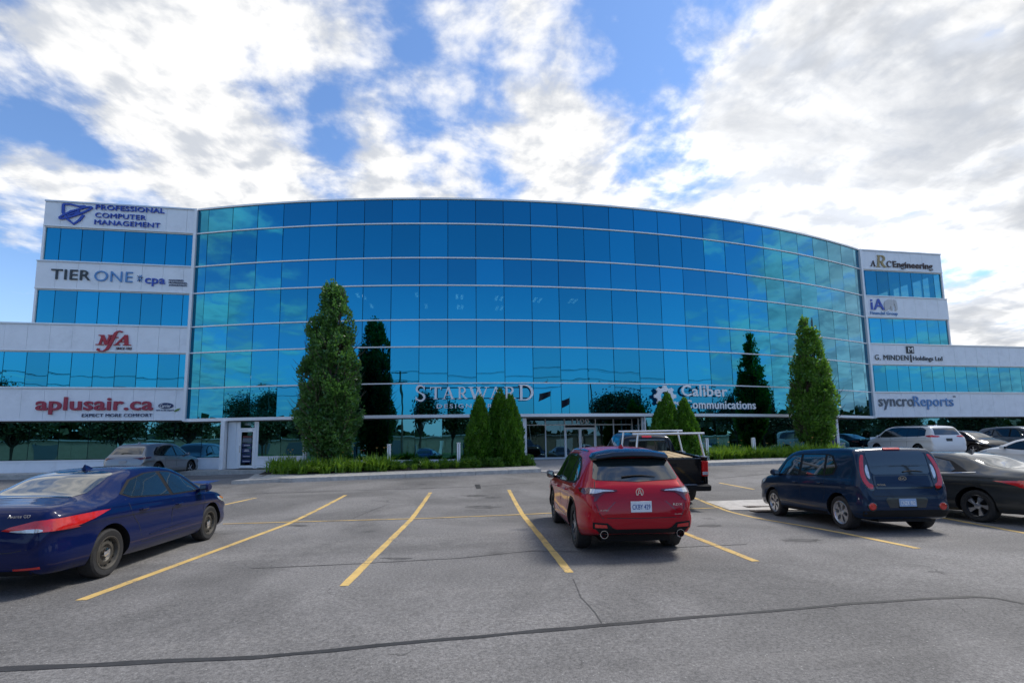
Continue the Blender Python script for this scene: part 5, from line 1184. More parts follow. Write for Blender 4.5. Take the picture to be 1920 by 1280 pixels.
# ---- midnight blue sedan, front left
def sedan_stations(W=.885, H=1.445, rear=-2.31, front=2.21, tail=1.03, hood=.0):
    k = H/1.445
    return [  # x, bottom, top, shoulder, half width, roof half width, crown
        (rear, .36, .60, .55, W*.66, .56, .03), (rear+.03, .29, .78, .70, W*.78, .64, .03), (rear+.09, .25, .95, .84, W*.86, .67, .03), (rear+.18, .23, tail-.01, .90, W*.915, .68, .03), (rear+.45, .22, tail+.035, .93, W*.972, .66, .035),
        (rear+.68, .21, tail+.07, .945, W, .62, .04), (rear+1.00, .20, 1.215*k, .955, W, .575, .05), (rear+1.40, .19, 1.365*k, .955, W, .55, .055), (rear+1.85, .18, 1.435*k, .95, W, .545, .055), (rear+2.35, .18, H, .94, W, .55, .055),
        (rear+2.75, .18, 1.415*k, .93, W, .555, .055), (rear+3.05, .18, 1.325*k, .92, W, .575, .05), (rear+3.35, .18, 1.165*k, .91, W, .62, .045), (rear+3.62, .18, 1.01, .90, W*.995, .66, .04), (rear+3.9, .19, .935, .86, W*.985, .66, .04),
        (front-.32, .20, .82, .74, W*.95, .62, .04), (front-.12, .22, .70, .64, W*.86, .56, .035), (front-.03, .25, .60, .54, W*.70, .46, .03), (front, .30, .52, .48, W*.58, .38, .03)]
def axle_mid(rear_contact, heading, wb, half_w, side):      # from the outer foot of one rear tyre to the origin midway between the axles
    f = Vector((math.sin(heading), math.cos(heading))); l = Vector((-f.y, f.x)); p = Vector(rear_contact[:2]); return p + f*(wb/2) - l*(half_w*side)
hd = math.radians(3.0); P = axle_mid(on_lot(200, 1081), hd, 2.70, .845, -1)
c = Car('parked_car', 'midnight blue sedan with rusty steel wheels at the front left', 'car', sedan_stations(), 2.70, .318, 'paint_blue', P, hd, 0.0)
c.wheels('steel', .205, .215, 'wheel_steel')
c.both('window_trim', [(1.00, .955), (.1, .955), (-.92, 1.003), (-1.08, 1.07), (-.76, 1.255), (-.35, 1.338), (.05, 1.352), (.35, 1.333), (.62, 1.24), (.86, 1.09)], 'black_plastic', off=.003)
c.both('front_window', [(.90, .975), (.10, .975), (.07, 1.335), (.34, 1.318), (.58, 1.235), (.78, 1.10)], 'car_glass', off=.007)
c.both('rear_window', [(.0, .975), (-.90, 1.02), (-1.03, 1.07), (-.72, 1.24), (-.33, 1.322), (-.03, 1.337)], 'car_glass', off=.007)
c.patch('back_window', [(-1.66, .50), (-1.66, -.50), (-1.45, -.575), (-.86, -.50), (-.78, -.40), (-.76, 0), (-.78, .40), (-.86, .50), (-1.45, .575)], 'T', 'car_glass', off=.004)
c.patch('windscreen', [(1.20, .58), (1.20, -.58), (.70, -.49), (.64, 0), (.70, .49)], 'T', 'car_glass', off=.004)
c.seam([(.05, .955), (.04, .60), (.0, .34)]); c.seam([(-1.05, 1.0), (-.98, .80), (-.80, .62), (-.72, .36)]); c.seam([(1.02, .94), (1.06, .70), (.98, .34)]); c.seam([(1.0, .345), (-.72, .345)])
c.both('crease_line', stroke([(-1.5, .78), (-.6, .765), (.4, .74), (1.2, .70)], .006), 'dark_joint', off=.0008, step=.15)
# swept tail lamps: red body with a clear lower lens, wrapping onto the side
c.both('tail_lamp', [(-1.42, .90), (-1.66, .905), (-1.95, .89), (-2.20, .875), (-2.262, .86), (-2.262, .745), (-2.17, .745), (-1.95, .765), (-1.75, .81)], 'lamp_red', off=.012, step=.03)
c.both('tail_lamp', [(.845, .862), (.76, .875), (.60, .862), (.36, .80), (.28, .765), (.42, .745), (.62, .735), (.76, .738), (.845, .748)], 'lamp_red', view='B', off=.012, step=.02)
c.both('reversing_lamp', [(.66, .775), (.46, .765), (.37, .757), (.45, .742), (.62, .735), (.70, .745)], 'lamp_clear', view='B', off=.016, smooth=2, step=.03)
c.both('bumper_reflector', [(.70, .345), (.45, .335), (.45, .315), (.70, .32)], 'lamp_red', view='B', off=.006, step=.04)
c.seam([(.72, 1.0), (.70, .92)], view='B'); c.seam([(-.58, .55), (-.40, .52), (0, .51), (.40, .52), (.58, .55), (.70, .72)], view='B', w=.008)
c.plate(.67, 'BKWL 318', 'plate_white'); c.badge('Avante GD', -.30, .905, .24, .035)
c.patch('bumper_valance', [(.66, .25), (-.66, .25), (-.62, .31), (.62, .31)], 'B', 'black_plastic', off=.006, step=.06)
c.both('head_lamp', [(2.0, .70), (1.75, .755), (1.55, .80), (1.60, .74), (1.85, .665)], 'lamp_clear', off=.008, smooth=2)
c.both('side_marker', [(1.86, .745), (1.66, .79), (1.64, .77), (1.84, .72)], 'lamp_amber', off=.014, step=.03)
c.mirror(.88, .945, 'paint_blue'); c.handle(-.72, .825); c.handle(.20, .80); c.fin(-.62, 'paint_blue')
c.both('door_guard', stroke([(.55, .47), (-.1, .455), (-.55, .43)], .012), 'paint_blue', off=.010, step=.08)

# ---- red crossover in the middle
RDX = [(-2.36, .46, .64, .60, .60, .50, .03), (-2.345, .41, .74, .69, .71, .60, .03), (-2.31, .37, .90, .82, .785, .68, .03), (-2.25, .35, 1.03, .92, .835, .70, .03), (-2.16, .33, 1.13, .98, .87, .69, .035), (-1.98, .29, 1.34, 1.01, .912, .645, .05),
       (-1.80, .26, 1.515, 1.02, .935, .615, .06), (-1.66, .23, 1.575, 1.025, .95, .60, .065), (-1.3, .22, 1.618, 1.03, .95, .60, .065), (-.7, .21, 1.652, 1.025, .945, .60, .065), (-.1, .21, 1.655, 1.01, .94, .605, .065), (.35, .21, 1.625, .995, .94, .61, .06),
       (.70, .21, 1.53, .98, .94, .625, .055), (1.05, .21, 1.345, .97, .94, .66, .05), (1.40, .22, 1.14, .95, .94, .70, .045), (1.62, .22, 1.055, .93, .935, .72, .04), (2.0, .23, .975, .86, .915, .70, .04), (2.24, .24, .86, .76, .85, .62, .04), (2.34, .28, .72, .64, .72, .5, .03), (2.37, .34, .60, .55, .60, .4, .03)]
hd = math.radians(7.0); P = axle_mid(on_lot(1077, 1026), hd, 2.75, .848, 1)
c = Car('parked_car', 'bright red crossover with black roof spoiler in centre stall', 'car', [(r[0], r[1], r[2], r[3], r[4]*.935, r[5]*.945, r[6]) for r in RDX], 2.75, .365, 'paint_red', P, hd, 0.0, arch=.05)
c.ky = .94; c.wheels('ten', .235, .258, 'wheel_silver'); c.arch_lip(.045, pad=.05)
c.both('window_trim', [(1.10, 1.00), (.2, 1.005), (-1.0, 1.03), (-1.55, 1.06), (-1.70, 1.14), (-1.52, 1.30), (-1.20, 1.46), (-.6, 1.535), (0, 1.535), (.40, 1.50), (.72, 1.36), (.98, 1.16)], 'black_plastic', off=.003)
c.both('front_window', [(1.0, 1.02), (.12, 1.025), (.09, 1.505), (.38, 1.475), (.68, 1.335), (.88, 1.16)], 'car_glass', off=.007)
c.both('rear_window', [(.02, 1.025), (-.90, 1.05), (-.90, 1.49), (-.55, 1.515), (-.01, 1.51)], 'car_glass', off=.007)
c.both('quarter_window', [(-.97, 1.055), (-1.48, 1.085), (-1.58, 1.14), (-1.40, 1.31), (-1.16, 1.435), (-.97, 1.475)], 'car_glass', off=.007)
c.patch('back_window', [(-.66, 1.135), (0, 1.105), (.66, 1.135), (.70, 1.16), (.63, 1.41), (.58, 1.45), (-.58, 1.45), (-.63, 1.41), (-.70, 1.16)], 'B', 'car_glass', off=.005)
sp = MB(); sec = [(-1.60, 1.572), (-1.86, 1.560), (-1.99, 1.520), (-2.02, 1.465), (-2.0, 1.44), (-1.78, 1.46)]
for y, sc in ((-.62, .45), (-.565, .86), (-.3, 1.0), (0, 1.0), (.3, 1.0), (.565, .86), (.62, .45)): sp.v += [(-1.74+(a+1.74)*sc, y, 1.46+(z-1.46)*sc+.035*(1-(y/.65)**2)-.03*(abs(y)/.65)**4) for a, z in sec]
for q in range(6):
    for i in range(6): j = (i+1) % 6; sp.f.append((q*6+i, q*6+j, q*6+6+j, q*6+6+i))
sp.f += [tuple(range(6)), tuple(range(36, 42))[::-1]]; sp.obj('roof_spoiler', 'gloss_black', c.t, True)
c.wiper(1.165, .22, -.30)
for sg in (1, -1):
    q = lambda pl: [(sg*a, b) for a, b in pl]
    c.patch('tail_lamp', q([(.83, 1.015), (.76, 1.03), (.60, 1.018), (.36, .995), (.345, .985), (.40, .965), (.56, .955), (.63, .915), (.70, .845), (.74, .83), (.72, .90), (.78, .93), (.83, .955)]), 'B', 'lamp_deep', off=.010, step=.035)
    c.patch('light_bar', q([(.76, 1.008), (.58, .998), (.42, .985), (.40, .975), (.57, .972), (.70, .945), (.78, .945)]), 'B', 'lamp_clear', off=.016, step=.035)
    c.patch('bumper_reflector', q([(.735, .515), (.56, .50), (.55, .46), (.735, .465)]), 'B', 'lamp_red', off=.014, step=.04)
    c.patch('reflector_surround', q([(.765, .54), (.54, .525), (.46, .455), (.765, .445)]), 'B', 'black_plastic', off=.008, step=.04)
    b = MB().lathe([(.052, -.09), (.057, -.09), (.060, -.05), (.060, .06), (.050, .06), (.050, -.085)], 28, 'x', (-2.27, sg*.565, .365)); ex = b.obj('exhaust_tip', 'chrome', c.t, True)
    MB().lathe([(.0445, 0), (0, 0)], 20, 'x', (-2.27, sg*.565, .365)).obj('exhaust_bore', 'pit_dark', ex)
c.both('tail_lamp', [(-1.86, 1.01), (-2.12, 1.012), (-2.27, 1.0), (-2.27, .955), (-2.16, .93), (-1.98, .955)], 'lamp_deep', off=.010, step=.04)
c.patch('bumper_valance', [(-.66, .375), (.66, .375), (.74, .455), (.50, .47), (.40, .435), (-.40, .435), (-.50, .47), (-.74, .455)], 'B', 'black_plastic', off=.007, step=.05)
c.patch('lower_diffuser', [(-.45, .345), (.45, .345), (.50, .38), (-.50, .38)], 'B', 'black_plastic', off=.004, step=.06)
c.seam([(-.66, .66), (-.62, .60), (0, .59), (.62, .60), (.66, .66), (.70, .80)], view='B', w=.010); c.seam([(-.66, .66), (-.70, .80)], view='B', w=.010)
c.seam([(.70, 1.03), (.68, 1.12)], view='B'); c.seam([(-.70, 1.03), (-.68, 1.12)], view='B')
c.seam([(-.40, .83), (-.26, .87), (.26, .87), (.40, .83)], view='B', w=.022, mat='paint_red', name='hatch_crease'); c.seam([(.40, .83), (.56, .69)], view='B', w=.010, mat='lamp_deep', name='hatch_crease'); c.seam([(-.40, .83), (-.56, .69)], view='B', w=.010, mat='lamp_deep', name='hatch_crease')
c.plate(.755, 'CKBY 429', 'plate_white', .31, .155)
x = c.hit('B', 0, .955)[0].x-.006; b = MB()
ring = arcpts(0, 0, .058, .066, 0, 345, 23)
for i in range(24): j = (i+1) % 24; (a0, b0), (a1, b1) = ring[i], ring[j]; b.prism([(a0, b0), (a1, b1), (a1*.82, b1*.82), (a0*.82, b0*.82)], (x, 0, .957), (0, -1, 0), (0, 0, 1), (-1, 0, 0), .010)
for pl in (stroke([(-.030, -.044), (-.004, .048)], [.016, .010]), stroke([(.030, -.044), (.004, .048)], [.016, .010]), stroke([(-.020, -.012), (.020, -.012)], .010)): b.prism(pl, (x-.001, 0, .957), (0, -1, 0), (0, 0, 1), (-1, 0, 0), .010)
b.obj('emblem', 'chrome', c.t)
c.badge('RDX', -.48, .765, .14, .032, bold=.02); c.badge('SH-AWD', -.49, .635, .11, .016); c.badge('A-SPEC', .62, .700, .14, .022, shear=.3)
c.seam([(.06, 1.0), (.05, .62), (-.02, .36)]); c.seam([(-.93, 1.02), (-.90, .80), (-.86, .66), (-.76, .38)]); c.seam([(1.10, .98), (1.12, .70), (1.02, .36)])
c.both('sill_trim', [(.92, .30), (-.88, .30), (-.86, .225), (.90, .225)], 'black_plastic', off=.008, step=.08)
c.both('door_crease', stroke([(.7, .50), (.1, .46), (-.72, .44)], .014), 'chrome', off=.006, step=.1)
c.mirror(.88, 1.02, 'gloss_black'); c.handle(-.78, .905); c.handle(.20, .885); c.fin(-1.30, 'paint_red', .06, .15)
c.both('roof_rail', stroke([(-1.30, .545), (-.6, .555), (.3, .55)], .022), 'gloss_black', view='T', off=.012, step=.1)
c.both('head_lamp', [(2.15, .82), (1.85, .89), (1.70, .92), (1.80, .84), (2.1, .76)], 'lamp_clear', off=.008)

# ---- dark slate-blue boxy hatchback
SOUL = [(-1.97, .42, .60, .56, .66, .60, .02), (-1.958, .36, .72, .66, .755, .70, .02), (-1.94, .31, .86, .78, .81, .75, .025), (-1.91, .28, .98, .90, .838, .765, .03), (-1.88, .26, 1.12, .97, .855, .765, .035), (-1.84, .25, 1.30, .99, .872, .785, .04), (-1.78, .24, 1.47, 1.0, .885, .775, .045), (-1.69, .24, 1.555, 1.0, .893, .755, .05),
        (-1.3, .23, 1.588, 1.0, .90, .725, .05), (-.7, .22, 1.605, 1.0, .90, .695, .055), (0, .22, 1.605, .995, .90, .68, .055), (.45, .22, 1.575, .99, .90, .68, .055), (.72, .22, 1.49, .985, .90, .685, .05), (1.02, .22, 1.30, .975, .90, .70, .05), (1.28, .22, 1.12, .96, .90, .715, .04), (1.46, .22, 1.045, .94, .895, .72, .04),
        (1.78, .23, .985, .88, .875, .70, .04), (1.98, .24, .88, .78, .82, .62, .04), (2.08, .28, .72, .64, .70, .5, .03), (2.11, .34, .60, .55, .58, .4, .03)]
Pa, Pb = on_lot(1579, 992), on_lot(1436, 962); hd = heading_from(Pa, Pb); P = axle_mid(Pa, hd, 2.57, .80, 1)
SOUL = [(r[0], r[1], r[2], r[3], r[4]*.93, r[5]*.945, r[6]) for r in SOUL]
c = Car('parked_car', 'dark slate blue boxy hatchback with silver wheel covers', 'car', SOUL, 2.57, .322, 'paint_slate', P, hd, zlot(P.x, P.y), arch=.05)
c.ky = .94; c.wheels('cover', .205, .222, 'wheel_silver')
c.both('window_trim', [(1.00, 1.0), (.1, 1.01), (-1.0, 1.03), (-1.18, 1.05), (-1.29, 1.20), (-1.12, 1.43), (-.95, 1.465), (0, 1.49), (.42, 1.47), (.72, 1.34), (.92, 1.14)], 'black_plastic', off=.003)
c.both('front_window', [(.90, 1.025), (.08, 1.03), (.06, 1.465), (.40, 1.45), (.66, 1.32), (.82, 1.15)], 'car_glass', off=.007)
c.both('rear_window', [(-.02, 1.03), (-.84, 1.045), (-.86, 1.445), (-.03, 1.465)], 'car_glass', off=.007)
c.both('quarter_window', [(-.92, 1.05), (-1.14, 1.07), (-1.23, 1.20), (-1.08, 1.41), (-.94, 1.435)], 'car_glass', off=.007)
c.patch('back_window', [(-.52, 1.06), (.52, 1.06), (.57, 1.10), (.585, 1.42), (.54, 1.485), (-.54, 1.485), (-.585, 1.42), (-.57, 1.10)], 'B', 'car_glass', off=.005)
c.patch('hatch_panel', [(-.54, .80), (.54, .80), (.57, .87), (.55, 1.05), (-.55, 1.05), (-.57, .87)], 'B', 'gloss_black', off=.006)
c.patch('hatch_panel', [(-.50, .83), (.50, .83), (.52, .89), (.51, 1.03), (-.51, 1.03), (-.52, .89)], 'B', 'paint_slate', off=.009)
for sg in (1, -1):
    q = lambda pl: [(sg*a, b) for a, b in pl]
    c.patch('lamp_surround', q([(.60, .77), (.69, .79), (.785, .92), (.79, 1.16), (.755, 1.34), (.69, 1.46), (.60, 1.44), (.585, 1.1), (.575, .85)]), 'B', 'gloss_black', off=.006, smooth=2, step=.04)
    c.patch('tail_lamp', q([(.61, .80), (.70, .825), (.765, .95), (.772, 1.13), (.735, 1.31), (.675, 1.42), (.625, 1.41), (.665, 1.29), (.697, 1.13), (.692, 1.0), (.655, .91), (.60, .875)]), 'B', 'lamp_red', off=.012, smooth=2, step=.03)
    c.patch('reversing_lamp', q([(.64, .99), (.672, 1.06), (.665, 1.18), (.630, 1.24), (.612, 1.22), (.612, 1.0)]), 'B', 'lamp_clear', off=.011, smooth=2, step=.03)
    h = c.hit('B', sg*.63, .485)[0]; MB().lathe([(0, -.022), (.055, -.020), (.066, -.008), (.066, .03)], 24, 'x', (h.x, h.y, h.z)).obj('fog_reflector', 'lamp_red', c.t, True); MB().lathe([(.067, -.010), (.080, -.006), (.084, .03)], 24, 'x', (h.x, h.y, h.z)).obj('reflector_bezel', 'gloss_black', c.t, True)
c.patch('bumper_valance', [(-.80, .30), (.80, .30), (.82, .40), (.60, .42), (-.60, .42), (-.82, .40)], 'B', 'black_plastic', off=.008, step=.05)
c.patch('plate_recess', [(-.34, .46), (.34, .46), (.40, .60), (.36, .645), (-.36, .645), (-.40, .60)], 'B', 'paint_grey', off=.005, step=.05)
c.plate(.55, 'CNZK 902', 'plate_blue', .30, .15, dx=.016, ink='print_white'); MB().box(c.hit('B', 0, .55)[0].x-.022, c.hit('B', 0, .55)[0].x-.010, -.16, .16, .462, .484).obj('plate_frame', 'black_plastic', c.t)
c.seam([(-.58, .78), (-.64, .70), (-.60, .67), (.60, .67), (.64, .70), (.58, .78)], view='B', w=.009)
c.wiper(1.10, -.05, -.40); c.patch('brake_lamp', [(-.16, 1.515), (.16, 1.515), (.16, 1.545), (-.16, 1.545)], 'B', 'lamp_red', off=.02, step=.04)
x = c.hit('B', 0, .985)[0].x-.010; b = MB(); ring = arcpts(0, 0, .072, .040, 0, 345, 23)
for i in range(24): j = (i+1) % 24; (a0, b0), (a1, b1) = ring[i], ring[j]; b.prism([(a0, b0), (a1, b1), (a1*.88, b1*.84), (a0*.88, b0*.84)], (x, 0, .985), (0, -1, 0), (0, 0, 1), (-1, 0, 0), .008)
em = b.obj('emblem', 'chrome', c.t); letters(em, 'KIA', .085, .034, 'chrome', depth=.006, split=False, name='emblem_text', bold=.01, M=frame((x, .043, .968), (0, -1, 0), (0, 0, 1), (-1, 0, 0)))
c.badge('SOUL', .48, .86, .15, .032, bold=.015)
c.seam([(.04, 1.01), (.03, .62), (-.02, .35)]); c.seam([(-.90, 1.03), (-.88, .80), (-.86, .62), (-.74, .36)]); c.seam([(1.0, .99), (1.03, .70), (.95, .35)])
c.both('sill_trim', [(.88, .30), (-.86, .30), (-.84, .235), (.86, .235)], 'black_plastic', off=.008, step=.08); c.both('fuel_flap', arcpts(-1.50, .84, .075, .075, 0, 345, 23), 'paint_slate', off=.003, step=.05)
c.mirror(.86, 1.0, 'paint_slate'); c.handle(-.76, .875); c.handle(.18, .865)
z = c.hit('T', -1.35, .0)[0].z; MB().tube((-1.30, .25, z-.02), (-1.34, .25, z+.01), .03, .02, 8).tube((-1.34, .25, z), (-1.52, .25, z+.26), .007, .004, 6).obj('antenna', 'black_plastic', c.t)
c.both('head_lamp', [(1.95, .80), (1.70, .90), (1.55, .93), (1.62, .84), (1.9, .74)], 'lamp_clear', off=.008)
c.both('side_marker', [(1.97, .87), (1.86, .895), (1.86, .86), (1.96, .835)], 'lamp_red', off=.012, step=.03)

# ---- grey sedan at the right edge
hd = math.radians(-2.0); P = axle_mid(on_lot(1835, 979), hd, 2.72, .875, 1)
GS = sedan_stations(.912, 1.43, -2.42, 2.26, 1.045)
c = Car('parked_car', 'graphite grey sedan with two-tone twisted spoke wheels, right edge', 'car', GS, 2.72, .325, 'paint_grey', P, hd, 0.0)
c.wheels('twist', .215, .222, 'wheel_silver')
c.both('window_trim', [(1.00, .95), (.1, .96), (-.95, .99), (-1.22, 1.02), (-1.08, 1.10), (-.83, 1.24), (-.40, 1.335), (.0, 1.345), (.30, 1.325), (.60, 1.23), (.84, 1.08)], 'black_plastic', off=.003)
c.both('front_window', [(.88, .975), (.06, .985), (.03, 1.325), (.30, 1.308), (.56, 1.225), (.76, 1.09)], 'car_glass', off=.007)
c.both('rear_window', [(-.05, .985), (-.92, 1.005), (-.98, 1.05), (-.80, 1.22), (-.38, 1.315), (-.07, 1.325)], 'car_glass', off=.007)
c.both('chrome_strip', stroke([(1.0, .945), (.1, .952), (-.95, .982), (-1.38, 1.01)], .010), 'chrome', off=.006, step=.12)
c.patch('back_window', [(-1.80, .50), (-1.80, -.50), (-1.5, -.56), (-.92, -.49), (-.84, -.38), (-.82, 0), (-.84, .38), (-.92, .49), (-1.5, .56)], 'T', 'car_glass', off=.004)
c.patch('windscreen', [(1.16, .58), (1.16, -.58), (.68, -.49), (.62, 0), (.68, .49)], 'T', 'car_glass', off=.004)
c.seam([(.02, .95), (.01, .62), (-.04, .35)]); c.seam([(-1.02, .985), (-.95, .80), (-.85, .62), (-.74, .36)]); c.seam([(1.02, .94), (1.05, .70), (.96, .35)])
c.both('door_crease', stroke([(.55, .56), (-.3, .72), (-1.2, .80)], .008), 'dark_joint', off=.0012, step=.12); c.both('door_crease', stroke([(-.2, .50), (-1.0, .80), (-1.9, .86)], .006), 'dark_joint', off=.0012, step=.12)
c.both('tail_lamp', [(-1.72, .855), (-2.05, .87), (-2.30, .875), (-2.32, .80), (-2.22, .735), (-2.08, .78), (-1.9, .825)], 'lamp_red', off=.012, step=.04)
c.both('tail_lamp', [(.84, .88), (.3, .865), (.3, .845), (.62, .835), (.70, .77), (.80, .70), (.86, .76)], 'lamp_red', view='B', off=.012, step=.04)
c.patch('light_bar', [(-.3, .865), (.3, .865), (.3, .845), (-.3, .845)], 'B', 'lamp_deep', off=.011, step=.05)
c.patch('bumper_valance', [(-.72, .26), (.72, .26), (.76, .38), (-.76, .38)], 'B', 'black_plastic', off=.006, step=.06); c.plate(.55, 'CRTM 641')
c.both('fuel_flap', arcpts(-1.42, .80, .075, .075, 0, 345, 23), 'paint_grey', off=.003, step=.05); c.mirror(.86, .945, 'paint_grey'); c.handle(-.70, .86, 'paint_grey'); c.handle(.16, .845); c.fin(-.72, 'gloss_black')
c.both('head_lamp', [(2.05, .70), (1.75, .765), (1.6, .79), (1.68, .72), (2.0, .65)], 'lamp_clear', off=.008)

# ---- black pickup with a silver ladder rack, nose to the building
hd = math.radians(9.0); Pr = on_lot(1297, 940); P = axle_mid(Pr, hd, 3.57, .95, -1)
PK = [(-.72, .52, 1.20, 1.12, .95, .80, .03), (-.70, .48, 1.72, 1.24, .985, .74, .06), (-.58, .45, 1.84, 1.25, .99, .72, .07), (-.2, .42, 1.885, 1.25, .995, .715, .07), (.5, .42, 1.89, 1.245, .995, .72, .07), (.85, .42, 1.84, 1.24, .995, .73, .07), (1.15, .42, 1.66, 1.235, .995, .75, .06), (1.5, .44, 1.40, 1.22, .995, .79, .05), (1.72, .46, 1.30, 1.20, .99, .82, .04),
      (2.2, .48, 1.25, 1.14, .985, .82, .04), (2.55, .48, 1.17, 1.05, .95, .78, .04), (2.70, .46, .95, .86, .88, .7, .03), (2.74, .50, .80, .74, .76, .6, .03)]
c = Car('pickup_truck', 'black pickup truck with silver ladder rack beyond the red crossover', 'truck', PK, 3.57, .40, 'paint_black', P, hd, zlot(P.x, P.y)*.6, arch=.06)
t = c.t
b = MB(); X0, X1 = -2.92, -.735     # cargo box with a real open bed
for s in (-1, 1): b.box(X0, X1, min(s*.90, s*.985), max(s*.90, s*.985), .62, 1.32); b.box(X0+.0, X1, min(s*.86, s*.99), max(s*.86, s*.99), 1.3205, 1.36)
b.box(X0+.05, X1, -.899, .899, .62, .72); b.box(X1-.05, X1, -.899, .899, .7205, 1.32)
bed_o = b.obj('cargo_bed', 'paint_black', t); md = bed_o.modifiers.new('bv', 'BEVEL'); md.width = .015; md.segments = 2
tg = MB().box(X0-.04, X0+.04, -.80, .80, .66, 1.345).obj('tailgate', 'paint_black', t); md = tg.modifiers.new('bv', 'BEVEL'); md.width = .02; md.segments = 3
MB().box(X0-.052, X0-.041, -.68, .68, .76, 1.20).obj('tailgate_panel', 'paint_black', tg); MB().box(X0-.062, X0-.03, -.14, .14, 1.14, 1.20).obj('tailgate_handle', 'black_plastic', tg)
em = MB()
for pl in (stroke([(-.06, .05), (-.02, -.06)], .022), stroke([(.06, .05), (.02, -.06)], .022), stroke([(-.05, .06), (.05, .06)], .02), stroke([(0, .05), (0, -.05)], .016)): em.prism(pl, (X0-.0525, 0, .98), (0, -1, 0), (0, 0, 1), (-1, 0, 0), .008)
em.obj('emblem', 'sign_charcoal', tg)
for s in (-1, 1):
    tl = MB().box(X0-.03, X0+.16, min(s*.815, s*.992), max(s*.815, s*.992), .86, 1.27).obj('tail_lamp', 'lamp_red', t); tl.modifiers.new('bv', 'BEVEL').width = .02
    MB().box(X0-.036, X0-.031, min(s*.83, s*.97), max(s*.83, s*.97), .90, .985).obj('reversing_lamp', 'lamp_clear', t)
    MB().prism(arcpts(-1.785, .44, .55, .55, 8, 172, 20)+arcpts(-1.785, .44, .48, .48, 172, 8, 20), (0, s*.90, 0), (1, 0, 0), (0, 0, 1), (0, s, 0), .105).obj('wheel_arch', 'black_plastic', t)
bp = MB().box(X0-.24, X0+.02, -.98, .98, .50, .66).obj('rear_bumper', 'black_plastic', t); bp.modifiers.new('bv', 'BEVEL').width = .03
MB().box(X0-.245, X0-.235, -.16, .16, .52, .64).obj('number_plate', 'plate_white', t); MB().box(X0-.235, X0-.10, -.6, .6, .6605, .672).obj('bumper_step', 'sign_slate', t)
MB().box(X0-.22, X0, -.06, .06, .36, .49).obj('tow_hitch', 'black_plastic', t); MB().box(-2.7, 2.4, -.35, .35, .40, .58).obj('chassis', 'black_plastic', t)
for i in range(5): MB().box(X0+.1, X1-.1, -.62+i*.27, -.39+i*.27, 1.3405+.0004*i, 1.362+.0004*i).obj('bed_board', 'wood_board', t)
c.wheels('five', .27, .24, 'wheel_silver')
c.patch('back_window', [(-.60, 1.34), (.60, 1.34), (.62, 1.40), (.56, 1.70), (.50, 1.735), (-.50, 1.735), (-.56, 1.70), (-.62, 1.40)], 'B', 'car_glass', off=.006)
c.patch('brake_lamp', [(-.15, 1.775), (.15, 1.775), (.15, 1.82), (-.15, 1.82)], 'B', 'lamp_red', off=.02, step=.04)
c.both('front_window', [(1.25, 1.28), (.42, 1.29), (.42, 1.74), (.75, 1.73), (1.0, 1.60)], 'car_glass', off=.007); c.both('rear_window', [(.34, 1.29), (-.50, 1.30), (-.46, 1.72), (.34, 1.74)], 'car_glass', off=.007)
c.patch('windscreen', [(1.50, .72), (1.50, -.72), (.98, -.62), (.94, 0), (.98, .62)], 'T', 'car_glass', off=.006); c.mirror(1.05, 1.28, 'black_plastic', .26)
for xx in (X0+.18, X1-.35):     # ladder rack: two hoops
    r = MB()
    for s in (-1, 1): r.tube((xx-.10, s*.93, 1.36), (xx, s*.83, 1.985), .030, .030, 10); r.box(xx-.22, xx+.06, min(s*.88, s*.99), max(s*.88, s*.99), 1.3605, 1.385)
    r.tube((xx, -.98, 1.995), (xx, .98, 1.995), .032, .032, 10); r.obj('ladder_rack', 'wheel_silver', t, True)

